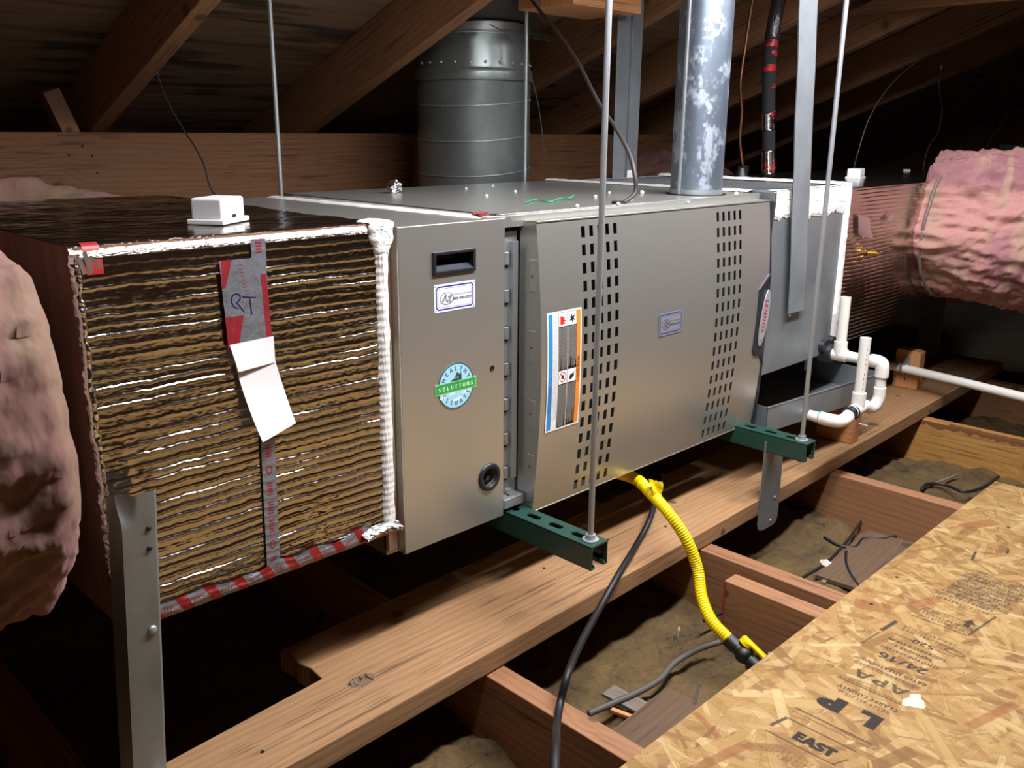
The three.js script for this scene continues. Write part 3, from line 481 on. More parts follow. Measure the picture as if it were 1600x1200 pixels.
{
  const t = thing('filter_cabinet', 'beige steel air filter cabinet with a black pull handle and round green badge', 'cabinet', [0.87, 0.336, -1.3]);
  mesh('body', uvGrain(box(0.752, 0.986, 0.338, 0.836, -1.66, -1.022, 0.002), 'x', 2, 2), M.paint, t);
  const hx = [0.833, 0.917], hy = [0.765, 0.799];
  const d = ext([[0.771, 0.341], [0.981, 0.341], [0.981, 0.8395], [0.771, 0.8395]], 0.020, 0.0016, [roundedHole(hx[0] + 0.003, hx[1] - 0.003, hy[0] + 0.003, hy[1] - 0.003), ring(0.9475, 0.4205, 0.0165)]).translate(0, 0, -1.020);
  const door = mesh('door', d, M.paint, t, 'beige door panel');
  // pull handle
  const hf = sub('handle', ext(roundedHole(hx[0], hx[1], hy[0], hy[1]), 0.0045, 0.0012, [roundedHole(hx[0] + 0.006, hx[1] - 0.006, hy[0] + 0.006, hy[1] - 0.005)]).translate(0, 0, -1.001), M.black, door, 'black recessed pull handle');
  const pk = [];
  const q = (a, b, c2, d2) => { const g = new THREE.BufferGeometry(); g.setAttribute('position', new THREE.Float32BufferAttribute([...a, ...b, ...c2, ...a, ...c2, ...d2], 3)); g.computeVertexNormals(); g.setAttribute('uv', new THREE.Float32BufferAttribute(new Array(12).fill(0), 2)); return g; };
  const X0 = hx[0] + 0.006, X1 = hx[1] - 0.006, Y0 = hy[0] + 0.006, Y1 = hy[1] - 0.005, F = -0.998, Bk = -1.019;
  sub('pocket_floor', q([X0, Y0, F], [X1, Y0, F], [X1 - 0.004, Y0 + 0.013, Bk], [X0 + 0.001, Y0 + 0.013, Bk]), M.pocket, door);
  pk.push(q([X0, Y0 + 0.012, Bk], [X1, Y0 + 0.012, Bk], [X1, Y1, Bk], [X0, Y1, Bk]), q([X0, Y1, Bk], [X1, Y1, Bk], [X1, Y1, F], [X0, Y1, F]), q([X1, Y0, F], [X1, Y0, Bk], [X1, Y1, Bk], [X1, Y1, F]), q([X0, Y0, Bk], [X0, Y0, F], [X0, Y1, F], [X0, Y1, Bk]));
  sub('pocket_back', pk, M.black, door);
  // round port
  sub('port_ring', new THREE.TorusGeometry(0.0195, 0.0045, 14, 40).scale(1, 1, 0.8).translate(0.9475, 0.4205, -0.9992), M.blackPlastic, door, 'black rubber grommet');
  sub('port_core', [cyl(V(0.9475, 0.4205, -1.019), V(0.9475, 0.4205, -1.012), 0.018, 0.018, 30), cyl(V(0.9475, 0.4175, -1.012), V(0.9475, 0.4175, -1.003), 0.006, 0.005, 16)], M.blackPlastic, door);
  sub('screw_hole', [new THREE.TorusGeometry(0.0040, 0.0010, 8, 20).translate(0.9535, 0.6045, -0.9996), new THREE.CircleGeometry(0.0038, 16).translate(0.9535, 0.6045, -0.9995)], M.black, door);
  // sticker and badge
  const st = ext([[0.8355, 0.709], [0.9165, 0.709], [0.9165, 0.7505], [0.8355, 0.7505]], 0.0006).translate(0, 0, -0.9999);
  const sp = st.attributes.position, su = st.attributes.uv; for (let i = 0; i < sp.count; i++) su.setXY(i, (sp.getX(i) - 0.8355) / 0.081, (sp.getY(i) - 0.709) / 0.0415);
  mesh('service_sticker', st, new THREE.MeshPhysicalMaterial({ map: stickerTex('#e9ebf2', '#2a2a86', '#2c3036'), roughness: 0.35 }), t, 'white service sticker with blue border');
  const badge = canvasTex(512, 512, (c) => {
    const cx = 256, cy = 256, R = 188; c.fillStyle = '#8fc9a4'; c.fillRect(0, 0, 512, 512);
    c.fillStyle = '#a8dcee'; c.beginPath(); c.arc(cx, cy, R, 0, 7); c.fill(); c.lineWidth = 12; c.strokeStyle = '#2a6560'; c.stroke();
    c.fillStyle = '#24504f'; c.beginPath(); c.moveTo(200, 250); c.lineTo(200, 205); c.lineTo(235, 190); c.lineTo(268, 140); c.lineTo(300, 165); c.lineTo(300, 142); c.lineTo(308, 142); c.lineTo(316, 180); c.lineTo(316, 250); c.fill();
    c.fillStyle = '#d8f2f4'; for (const [x, y] of [[212, 216], [228, 216], [250, 180], [272, 180], [250, 216], [272, 216], [294, 216]]) c.fillRect(x, y, 9, 14);
    c.fillStyle = '#dff3f8'; for (const [x, y, a, b] of [[120, 330, 40, 14], [210, 312, 36, 12], [370, 322, 44, 14], [270, 372, 52, 16]]) { c.beginPath(); c.ellipse(x, y, a, b, -0.1, 0, 7); c.fill(); }
    c.fillStyle = '#8fdc9c'; c.fillRect(36, 214, 440, 92); c.fillStyle = '#2fa14a'; c.fillRect(42, 220, 428, 78);
    c.fillStyle = '#e4f7dc'; c.textAlign = 'center'; c.textBaseline = 'middle'; c.font = 'bold 44px sans-serif'; 'SOLUTIONS'.split('').forEach((s, i) => c.fillText(s, 82 + i * 43.5, 261));
    c.fillStyle = '#245057'; c.font = 'bold 52px sans-serif';
    const arc = (s, a0, a1, r, flip) => s.split('').forEach((ch, i) => { const a = a0 + (a1 - a0) * i / (s.length - 1); c.save(); c.translate(cx + r * Math.sin(a), cy - r * Math.cos(a)); c.rotate(flip ? a + Math.PI : a); c.fillText(ch, 0, 0); c.restore(); });
    arc('HEALTHY', -1.12, 1.12, 146, false); arc('CLIMATE', Math.PI + 1.08, Math.PI - 1.08, 146, true);
  });
  const bs = new THREE.Shape(); { const k = 0.0485 / 256, P2 = []; const a0 = Math.asin(48 / 194); for (let i = 0; i <= 24; i++) { const a = a0 + (Math.PI - 2 * a0) * i / 24; P2.push([194 * Math.cos(a), 194 * Math.sin(a)]); } P2.push([-220, 46], [-220, -50]); for (let i = 0; i <= 24; i++) { const a = Math.PI + a0 + (Math.PI - 2 * a0) * i / 24; P2.push([194 * Math.cos(a), 194 * Math.sin(a)]); } P2.push([220, -50], [220, 46]); P2.forEach(([x, y], i) => i ? bs.lineTo(x * k, y * k) : bs.moveTo(x * k, y * k)); }
  const bg = new THREE.ExtrudeGeometry(bs, { depth: 0.0008, bevelEnabled: false }); const bp = bg.attributes.position, bu = bg.attributes.uv; for (let i = 0; i < bp.count; i++) bu.setXY(i, 0.5 + bp.getX(i) / 0.097, 0.5 + bp.getY(i) / 0.097);
  mesh('round_badge', bg.translate(0.8765, 0.5905, -0.9999), new THREE.MeshPhysicalMaterial({ map: badge, roughness: 0.3, clearcoat: 0.4 }), t, 'round pale blue badge with green band');
  mesh('side_gasket', uvGrain(box(0.752, 0.7705, 0.345, 0.836, -1.03, -1.0165, 0.002), 'y', 2, 2), M.gasket, t, 'stained foam gasket strip');
  mesh('seal_front', grid(14, 300, (u, v) => { const y = 0.393 + v * 0.44, s = u * 2 - 1, k = 0.5 + 0.5 * Math.sin(y / 0.0105 * 6.283 + 2 * n3(y * 30, 0, 1)); const e = 1 + 0.22 * n3(y * 35, s > 0 ? 4 : 1, 2) + (s < 0 ? 0.10 * k : 0); return V(0.7425 + s * 0.0125 * e, y, -1.007 + 0.0135 * Math.sqrt(Math.max(0, 1 - s * s)) * (0.95 + 0.035 * k + 0.12 * n3(y * 22, s, 3))); }), M.mastic, t, 'thick white sealant bead');
  mesh('seal_corner', grid(40, 40, (u, v) => { const a = (u - 0.5) * 2, b = v; const y = 0.792 + 0.0555 * Math.min(1, b / 0.7), z = b < 0.7 ? -1.0 : -1.0 - (b - 0.7) * 0.10; const w = 0.0205 * (0.42 + 0.58 * smooth(0, 0.55, b)) * (1 + 0.25 * n3(b * 6, a > 0 ? 3 : 7, 1)); const lift = 0.0075 * Math.sqrt(Math.max(0, 1 - a * a)) * (1 + 0.25 * n3(u * 5, v * 6, 2)) * smooth(0, 0.25, b); return V(0.744 + a * w, y + (b > 0.7 ? lift * 0.5 : 0), z + (b < 0.7 ? lift : lift * 0.3)); }), M.mastic, t);
  mesh('seal_top', bead((u) => V(0.755 + 0.022 * u + 0.006 * n3(u * 4, 3, 3), 0.8475 - 0.010 * smooth(0, 0.06, u), -1.0 - u * 0.64), V(1, 0, 0.03).normalize(), V(0, 1, 0), 0.022, 0.0035, 200, 8, 1.1, 5), M.mastic, t, 'white sealant line');
  mesh('seal_top', bead((u) => V(0.985 - 0.025 * u, 0.8365, -1.005 - u * 0.64), V(1, 0, 0.03).normalize(), V(0, 1, 0), 0.034, 0.0030, 200, 8, 0.8, 11), M.mastic, t, 'wide white sealant line');
  mesh('loose_foil', grid(20, 20, (u, v) => V(0.690 + u * 0.066 + 0.004 * n3(u * 7, v * 7, 0), 0.386 + v * 0.018 + 0.006 * Math.sin(u * 3), -0.998 + 0.014 * Math.sin(v * 3.1) + 0.003 * n3(u * 9, v * 9, 5))), M.foilBright, t, 'torn silver tape end');
}
console.log('left side ready');

// ---------------------------------------------------------------- furnace
{
  const t = thing('furnace', 'horizontal steel gas furnace with a slotted bowed door and a warning label', 'furnace', [1.39, 0.336, -1.3]);
  const X0 = 0.990, X1 = 1.788, Y0 = 0.336, Y1 = 0.842, ZF = -1.040, ZB = -1.66;
  // casing: open front
  mesh('casing', [box(X0, X1, Y1 - 0.003, Y1, ZB, ZF + 0.012, 0.001), box(X0, X1, Y0, Y0 + 0.003, ZB, ZF, 0.001), box(X0, X0 + 0.003, Y0, Y1, ZB, ZF, 0.001), box(X1 - 0.003, X1, Y0, Y1, ZB, ZF, 0.001), box(X0, X1, Y0, Y1, ZB, ZB + 0.003, 0.001), box(X0 + 0.002, X1 - 0.005, Y1 - 0.022, Y1 - 0.003, ZF + 0.009, ZF + 0.012, 0.0008), box(X0, X0 + 0.012, Y0, Y1, ZF - 0.004, ZF + 0.012, 0.001)].map((g) => uvGrain(g, 'x', 2, 2)), M.paint, t, 'painted steel casing');
  mesh('inner_panel', uvGrain(box(X0 + 0.004, X1 - 0.004, Y0 + 0.004, Y1 - 0.004, -1.30, -1.296, 0.001), 'x', 2, 2), M.galv, t);
  // parts behind the slots
  mesh('control_box', box(1.10, 1.19, 0.40, 0.80, -1.12, -1.075, 0.004), M.galvSmooth, t);
  mesh('gas_valve', [box(1.50, 1.62, 0.52, 0.70, -1.16, -1.07, 0.006), cyl(V(1.62, 0.60, -1.12), V(1.72, 0.60, -1.12), 0.015), cyl(V(1.40, 0.48, -1.12), V(1.62, 0.48, -1.12), 0.02)], M.galvSmooth, t);
  // edge strip with interlocking tabs, beside the door
  const strip = mesh('edge_strip', [box(1.002, 1.047, Y0 + 0.006, Y1 - 0.03, ZF - 0.002, ZF, 0.0005), box(1.029, 1.0312, Y0 + 0.05, Y1 - 0.045, ZF, ZF + 0.010, 0.0005), box(1.0312, 1.041, Y0 + 0.05, Y1 - 0.045, ZF + 0.008, ZF + 0.010, 0.0005)].map((g) => uvGrain(g, 'y', 2, 2)), M.galvSmooth, t, 'galvanized edge strip with tabs');
  for (let k = 0; k < 7; k++) { const y = 0.772 - k * 0.062; sub('tab', box(1.016, 1.0255, y - 0.013, y + 0.008, ZF, ZF + 0.006, 0.0014), M.galvSmooth, strip); sub('tab_slot', box(1.0125, 1.0275, y - 0.018, y + 0.009, ZF - 0.001, ZF + 0.0006, 0), M.black, strip); }
  mesh('latch', [box(1.000, 1.046, Y0 + 0.004, Y0 + 0.022, ZF, ZF + 0.024, 0.002), cyl(V(1.024, Y0 + 0.028, ZF + 0.004), V(1.024, Y0 + 0.028, ZF + 0.014), 0.006, 0.006, 10)], M.galvSmooth, t, 'small metal latch');
  // bowed door with two fields of slots
  const DX0 = 1.0505, DX1 = 1.778, DY0 = 0.326, DY1 = 0.8285, DZ = -1.000;
  const bow = (y) => { const s = (y - DY0) / (DY1 - DY0); return DZ + 0.017 * Math.pow(Math.sin(Math.PI * s), 0.9); };
  const xs = new Set([DX0, DX1]), ys = new Set();
  const cols = []; for (let k = 0; k < 5; k++) { cols.push([1.1575 + k * 0.0214, 1.1575 + k * 0.0214 + 0.0100]); cols.push([1.5705 + k * 0.0208, 1.5705 + k * 0.0208 + 0.0090]); }
  const rows = []; for (let k = 0; k < 16; k++) { const yc = 0.8055 - k * 0.03055; rows.push([yc - 0.0093, yc + 0.0093]); }
  cols.flat().forEach((x) => xs.add(x)); rows.flat().forEach((y) => ys.add(y)); for (let k = 0; k <= 24; k++) { const y = DY0 + (DY1 - DY0) * k / 24; if (!rows.some(([a, b]) => y > a - 0.0015 && y < b + 0.0015)) ys.add(y); }
  const XS = [...xs].sort((a, b) => a - b), YS = [...ys].sort((a, b) => a - b), pos = [], idx = [], uvs = [];
  const hole = (xa, xb, ya, yb) => cols.some(([a, b]) => xa >= a - 1e-6 && xb <= b + 1e-6) && rows.some(([a, b]) => ya >= a - 1e-6 && yb <= b + 1e-6);
  const TH = 0.0013, quad = (a, b, c, d) => { const k = pos.length / 3; for (const p of [a, b, c, d]) { pos.push(...p); uvs.push(p[0] * 2, p[1] * 2); } idx.push(k, k + 1, k + 2, k, k + 2, k + 3); };
  for (let i = 0; i < XS.length - 1; i++) for (let j = 0; j < YS.length - 1; j++) {
    const xa = XS[i], xb = XS[i + 1], ya = YS[j], yb = YS[j + 1], za = bow(ya), zb = bow(yb);
    if (!hole(xa, xb, ya, yb)) { quad([xa, ya, za], [xb, ya, za], [xb, yb, zb], [xa, yb, zb]); quad([xb, ya, za - TH], [xa, ya, za - TH], [xa, yb, zb - TH], [xb, yb, zb - TH]); continue; }
    quad([xa, ya, za - TH], [xb, ya, za - TH], [xb, ya, za], [xa, ya, za]); quad([xa, yb, zb], [xb, yb, zb], [xb, yb, zb - TH], [xa, yb, zb - TH]);
    quad([xa, ya, za - TH], [xa, ya, za], [xa, yb, zb], [xa, yb, zb - TH]); quad([xb, ya, za], [xb, ya, za - TH], [xb, yb, zb - TH], [xb, yb, zb]);
  }
  let dg = new THREE.BufferGeometry(); dg.setAttribute('position', new THREE.Float32BufferAttribute(pos, 3)); dg.setAttribute('uv', new THREE.Float32BufferAttribute(uvs, 2)); dg.setIndex(idx);
  { // smooth the bow across rows
    dg.computeVertexNormals(); const p = dg.attributes.position, n = dg.attributes.normal; for (let i = 0; i < p.count; i++) if (Math.abs(n.getZ(i)) > 0.9) { const y = p.getY(i), s = Math.sign(n.getZ(i)), e = 0.002, dz = (bow(Math.min(DY1, y + e)) - bow(Math.max(DY0, y - e))) / (Math.min(DY1, y + e) - Math.max(DY0, y - e)), q = V(0, -clamp(dz, -0.35, 0.35) * s, s).normalize(); n.setXYZ(i, q.x, q.y, q.z); }
  }
  const door = mesh('door', dg, M.paint, t, 'bowed grey steel door with two fields of slots');
  // folded returns of the door
  sub('top_return', box(DX0, DX1, DY1 - 0.0015, DY1 + 0.0015, -1.026, DZ + 0.002, 0.001), M.paint, door);
  sub('bottom_return', box(DX0, DX1, DY0 - 0.001, DY0 + 0.0012, -1.036, DZ + 0.001, 0.0008), M.paint, door);
  const side = (x) => grid(10, 40, (u, v) => { const y = DY0 + v * (DY1 - DY0); return V(x, y, -1.036 + u * (bow(y) + 1.036)); });
  const olive = M.paint;
  const stiff = M.paint;
  const sd = sub('side_return', side(DX0), olive, door, 'folded side edge of the door');
  for (const [a, b, h] of [[0.715, 0.768, 0.010], [0.595, 0.650, 0.010], [0.478, 0.530, 0.010], [0.388, 0.432, 0.010]]) sub('stiffener', box(DX0 - 0.0012, DX0 + 0.0004, a, b, -1.012, -0.996, 0.0008), stiff, door);
  for (const y of [0.741, 0.622, 0.505, 0.410, 0.345]) sub('rivet', new THREE.SphereGeometry(0.0024, 10, 8).scale(0.6, 1, 1).translate(DX0 - 0.001, y, -1.006), M.darkSteel, door);
  // moulded end strip with hand hold
  const strip2 = [[1.776, 0.327], [1.792, 0.327], [1.794, 0.8265], [1.778, 0.8265], [1.778, 0.672], [1.736, 0.642], [1.729, 0.505], [1.738, 0.493], [1.762, 0.490], [1.776, 0.470]];
  const sg = ext(strip2, 0.0095, 0.002); { const p = sg.attributes.position; for (let i = 0; i < p.count; i++) p.setZ(i, p.getZ(i) + bow(clamp(p.getY(i), DY0, DY1)) - 0.006); sg.computeVertexNormals(); }
  const grip = mesh('end_strip', sg, M.blackPlastic, t, 'black moulded end strip with a hand hold');
  const oval = []; for (let i = 0; i < 40; i++) { const a = i / 40 * 6.2832; oval.push([1.7600 + 0.0150 * Math.cos(a) + 0.010 * Math.sin(a), 0.576 + 0.062 * Math.sin(a)]); }
  const og = ext(oval, 0.003, 0.0008); { const p = og.attributes.position, u = og.attributes.uv; for (let i = 0; i < p.count; i++) { u.setXY(i, (p.getX(i) - 1.7355) / 0.049, (p.getY(i) - 0.512) / 0.128); p.setZ(i, p.getZ(i) + bow(p.getY(i)) + 0.0030); } og.computeVertexNormals(); }
  sub('name_badge', og, new THREE.MeshPhysicalMaterial({ map: canvasTex(128, 320, (c, w, h) => { c.fillStyle = '#a9adb0'; c.fillRect(0, 0, w, h); c.translate(64, 150); c.rotate(Math.PI / 2 + 0.17); c.fillStyle = '#c3202f'; c.textAlign = 'center'; c.textBaseline = 'middle'; c.font = 'bold 47px sans-serif'; c.fillText('LENNOX', 0, 0); c.strokeStyle = '#c3202f'; c.lineWidth = 4; c.beginPath(); c.arc(118, 0, 16, -1.2, 1.2); c.stroke(); }), metalness: 0.3, roughness: 0.35 }), grip, 'silver oval name badge with red lettering');
  // labels that follow the bow of the door
  const curved = (x0, x1, y0, y1) => grid(4, 24, (u, v) => { const y = y0 + v * (y1 - y0); return V(x0 + u * (x1 - x0), y, bow(y) + 0.0012); });
  const warn = canvasTex(512, 1152, (c, w, h) => {
    c.fillStyle = '#f2f2ef'; c.fillRect(0, 0, w, h); const B = (x, y, a, b, f) => { c.fillStyle = f; c.fillRect(x, y, a, b); };
    B(16, 16, 54, h - 32, '#2e8fd6'); B(70, 16, 5, h - 32, '#151515'); B(438, 16, 58, h - 32, '#f08a2c'); B(433, 16, 5, h - 32, '#151515'); B(160, 16, 4, h - 32, '#151515');
    for (const x of [166, 304]) { B(x, 16, 132, h - 32, '#17130f'); }
    B(298, 16, 6, h - 32, '#f2f2ef');
    for (const y of [20, 572]) for (const x of [170, 308]) { B(x, y, 124, 128, '#f6f5f2'); }
    c.fillStyle = '#d0312b'; c.beginPath(); c.moveTo(190, 40); c.lineTo(190, 130); c.lineTo(270, 128); c.lineTo(244, 112); c.lineTo(276, 96); c.lineTo(244, 84); c.lineTo(266, 62); c.lineTo(232, 66); c.lineTo(228, 46); c.lineTo(212, 60); c.fill();
    c.fillStyle = '#1a1a1a'; c.beginPath(); c.moveTo(330, 60); c.lineTo(352, 74); c.lineTo(360, 36); c.lineTo(376, 72); c.lineTo(416, 50); c.lineTo(392, 88); c.lineTo(420, 112); c.lineTo(384, 104); c.lineTo(370, 134); c.lineTo(360, 104); c.lineTo(324, 108); c.lineTo(346, 88); c.fill();
    c.strokeStyle = '#c2282c'; c.lineWidth = 9; c.beginPath(); c.arc(232, 636, 46, 0, 7); c.moveTo(204, 604); c.lineTo(262, 668); c.stroke(); c.fillStyle = '#33261f'; c.fillRect(214, 616, 34, 40);
    c.fillStyle = '#1f2a33'; c.beginPath(); c.ellipse(360, 650, 34, 24, -0.5, 0, 7); c.fill(); c.fillRect(374, 620, 30, 36); c.strokeStyle = '#1f2a33'; c.lineWidth = 5; c.beginPath(); c.moveTo(400, 624); c.lineTo(420, 592); c.stroke();
    // fine print, too small to read
    const fine = (x0, x1, y0, y1, f, step) => { c.fillStyle = f; for (let x = x0; x < x1; x += step) { let y = y0; const stop = y1 - (rnd() < 0.3 ? rr(0, (y1 - y0) * 0.35) : 0); while (y < stop) { const L = rr(5, 22); c.fillRect(x, y, step * 0.45, L); y += L + 4; } } };
    fine(172, 294, 158, 556, '#b9b6ae', 9); fine(310, 436, 158, 540, '#b9b6ae', 10); fine(172, 294, 712, 1120, '#b9b6ae', 9); fine(310, 436, 712, 1100, '#b9b6ae', 10); fine(84, 156, 30, 1040, '#8c8f92', 9); B(30, 620, 40, 6, '#123'); fine(32, 60, 700, 960, '#17406a', 9);
    c.save(); c.translate(467, 575); c.rotate(Math.PI / 2); c.fillStyle = '#5c1a00'; c.font = 'bold 54px sans-serif'; c.textAlign = 'center'; c.textBaseline = 'middle'; c.fillText('\u25B2 WARNING', 0, 0); c.restore();
  });
  mesh('warning_label', curved(1.0640, 1.1500, 0.472, 0.680), new THREE.MeshPhysicalMaterial({ map: warn, roughness: 0.35 }), t, 'tall warning label with orange and blue bars');
  mesh('service_sticker', curved(1.374, 1.450, 0.593, 0.637), new THREE.MeshPhysicalMaterial({ map: stickerTex('#8f9198', '#3a3f86', '#3c4048'), roughness: 0.32, metalness: 0.3 }), t, 'small silver service sticker with a blue border');
  mesh('cord_grommet', new THREE.CylinderGeometry(0.013, 0.014, 0.004, 20).translate(1.317, Y1 + 0.002, -1.045), M.rubber, t, 'black rubber grommet');
  mesh('seal_top', bead((u) => V(1.798 - 0.01 * u, 0.8445, -1.055 - u * 0.60), V(1, 0, 0), V(0, 1, 0), 0.036, 0.004, 160, 8, 0.8, 21), M.mastic, t, 'white sealant line');
}
// ---------------------------------------------------------------- flue
{
  const t = thing('flue_pipe', 'tall round galvanized flue pipe with whitish mottling rising from the furnace top', 'pipe', [1.645, 0.842, -1.10]);
  const c = V(1.645, 0, -1.10), r = 0.054;
  const g = new THREE.CylinderGeometry(r, r, 0.66, 64, 1, true).translate(c.x, 0.842 + 0.33, c.z); const u = g.attributes.uv; for (let i = 0; i < u.count; i++) u.setXY(i, u.getX(i) * 1, u.getY(i) * 2);
  mesh('shell', g, M.flue, t);
  const a = Math.atan2(0.15, -1.0) ; const sx = c.x + (r + 0.0006) * Math.cos(Math.PI - 0.10), sz = c.z - (r) * Math.sin(0.10);
  mesh('lock_seam', box(sx - 0.003, sx + 0.003, 0.842, 1.50, sz - 0.004, sz + 0.004, 0.0025, 2), M.galvSmooth, t);
  mesh('starter_collar', new THREE.CylinderGeometry(r + 0.0015, r + 0.0022, 0.012, 48, 1, true).translate(c.x, 0.848, c.z), M.galvSmooth, t);
  mesh('opening', new THREE.TorusGeometry(r + 0.006, 0.0035, 8, 48).rotateX(Math.PI / 2).scale(1, 0.5, 1).translate(c.x, 0.843, c.z), M.black, t);
}
// ---------------------------------------------------------------- wide round duct behind
{
  const c = V(1.745, 0, -1.905), r = 0.155;
  const t = thing('round_duct', 'wide round galvanized duct with spiral beads rising behind the furnace', 'duct', [c.x, 0, c.z]);
  const prof = (pts, n = 80) => new THREE.LatheGeometry(pts.map(([q, y]) => new THREE.Vector2(q, y)), n).translate(c.x, 0, c.z);
  const sc = (g, a, b) => { const u = g.attributes.uv; for (let i = 0; i < u.count; i++) u.setXY(i, u.getX(i) * a, u.getY(i) * b); return g; };
  mesh('lower_section', sc(prof([[r, 0.02], [r, 1.10]]), 2, 2.4), M.galvDuct, t);
  mesh('upper_section', sc(prof([[r + 0.006, 1.095], [r + 0.0075, 1.100], [r + 0.0055, 1.112], [r + 0.0055, 1.122], [r - 0.002, 1.128], [r - 0.004, 1.205], [r - 0.004, 1.210]]), 2, 0.6), M.galvDuct, t);
  mesh('tapered_top', sc(prof([[r - 0.004, 1.208], [r - 0.001, 1.212], [r - 0.003, 1.222], [r - 0.02, 1.247], [r - 0.03, 1.265]]), 2, 0.3), M.galvDuct, t);
  for (const [y, d] of [[1.045, 0.016], [0.955, 0.016], [0.865, 0.016]]) {
    const pts = []; for (let i = 0; i <= 60; i++) { const a = i / 60 * 6.2832; pts.push(V(c.x + (r + 0.0002) * Math.cos(a), y + d * Math.cos(a + 0.4), c.z + (r + 0.0002) * Math.sin(a))); }
    mesh('spiral_bead', new THREE.TubeGeometry(new THREE.CatmullRomCurve3(pts, true), 140, 0.0022, 8, true), M.galvSmooth, t);
  }
  for (let k = 0; k < 12; k++) { const a = 0.55 + k * 0.26; mesh('screw', new THREE.SphereGeometry(0.0042, 10, 8).translate(c.x + (r - 0.002) * Math.cos(a), 1.138, c.z + (r - 0.002) * Math.sin(a)), M.zinc, t); }
  // perforated strap
  const strapPath = []; for (let i = 0; i <= 30; i++) { const a = 2.9 - i / 30 * 2.3; strapPath.push(V(c.x + (r + 0.001) * Math.cos(a), 1.219 + 0.008 * Math.sin(i / 30 * 3.1), c.z + (r + 0.001) * Math.sin(a))); } strapPath.push(V(c.x + 0.28, 1.225, c.z + 0.02), V(c.x + 0.36, 1.222, c.z - 0.06));
  const cv = new THREE.CatmullRomCurve3(strapPath); const band = grid(160, 2, (u, v) => { const p = cv.getPointAt(u); return V(p.x, p.y + (v - 0.5) * 0.019, p.z); });
  mesh('hanger_strap', band, metal(0xb9bdbd, 0.45, { side: THREE.DoubleSide }), t, 'perforated metal hanger strap');
  for (let k = 0; k < 16; k++) { const p = cv.getPointAt(0.42 + k * 0.036), q = cv.getTangentAt(0.42 + k * 0.036), nrm = V(q.z, 0, -q.x).multiplyScalar(-1); if (nrm.z < 0) nrm.negate(); const h = new THREE.CircleGeometry(0.0035, 10).scale(1, 1.2, 1); h.applyQuaternion(new THREE.Quaternion().setFromUnitVectors(V(0, 0, 1), nrm.normalize())); h.translate(p.x + nrm.x * 0.0006, p.y, p.z + nrm.z * 0.0006); mesh('strap_hole', h, M.black, t); }
  // dusty flexible sleeve above
  const sl = prof([[r - 0.016, 1.240], [r + 0.004, 1.250], [r + 0.020, 1.275], [r + 0.026, 1.310], [r + 0.020, 1.36]]);
  mesh('sleeve', sl, new THREE.MeshStandardMaterial({ color: 0x3b3835, roughness: 0.7 }), t, 'dull grey flexible sleeve');
  mesh('tie_wire', tube([atZ(765, 38, -1.72), atZ(790, 52, -1.70), atZ(815, 80, -1.70), atZ(838, 150, -1.72), atZ(848, 215, -1.74), atZ(853, 272, -1.76)], 0.0013, 40, 6), M.cableDark, t);
}
console.log('furnace ready');

// ---------------------------------------------------------------- coil cabinet and far supply box
{
  const t = thing('coil_cabinet', 'plain galvanized coil cabinet beside the furnace with white sealant along its top', 'cabinet', [1.97, 0.428, -1.3]);
  mesh('casing', uvGrain(box(1.802, 2.142, 0.430, 0.846, -1.56, -1.002, 0.003, 2), 'y', 1.6, 1.6), M.galv, t);
  const ragged = grid(120, 30, (u, v) => { const x = 1.803 + u * 0.345, low = 0.784 + 0.010 * n3(x * 16, 0, 3) + 0.006 * n3(x * 70, 1, 0) - 0.010 * smooth(0.2, 0.35, u) * smooth(0.6, 0.4, u); const y = low + v * (0.8475 - low); return V(x, y, -1.0005 + 0.0022 * smooth(0, 0.12, v) * (1 + 0.6 * n3(x * 40, y * 60, 1))); });
  mesh('seal_front', ragged, M.mastic, t, 'brushed white sealant along the front top edge');
  mesh('seal_top', grid(100, 16, (u, v) => { const x = 1.803 + u * 0.345, w = 0.022 + 0.006 * n3(x * 30, 4, 4); return V(x, 0.8480 + 0.0012 * n3(x * 50, v * 3, 1), -1.001 - v * w); }), M.mastic, t);
  mesh('seal_top', grid(100, 6, (u, v) => { const x = 1.803 + u * 0.345, w = 0.014 + 0.005 * n3(x * 30, 8, 4); return V(x, 0.8475 + 0.001 * n3(x * 50, v * 3, 1), -1.56 + v * w); }), M.mastic, t);
  mesh('seal_side', bead((u) => V(2.153, 0.432 + u * 0.422, -1.003), V(1, 0, 0), V(0, 0, 1), 0.027, 0.010, 240, 10, 0.4, 31), M.mastic, t, 'white sealant bead');
  mesh('seal_side', bead((u) => V(2.152, 0.850, -1.0 - u * 0.56), V(1, 0, 0), V(0, 1, 0), 0.030, 0.006, 120, 8, 0.6, 37), M.mastic, t);
  mesh('drain_boss', [cyl(V(2.118, 0.436, -1.010), V(2.118, 0.436, -0.978), 0.026, 0.023, 20), cyl(V(2.095, 0.455, -1.006), V(2.095, 0.455, -0.990), 0.016, 0.014, 14), cyl(V(2.136, 0.463, -1.006), V(2.136, 0.463, -0.988), 0.014, 0.012, 14)], M.blackPlastic, t, 'black plastic drain fitting');
}
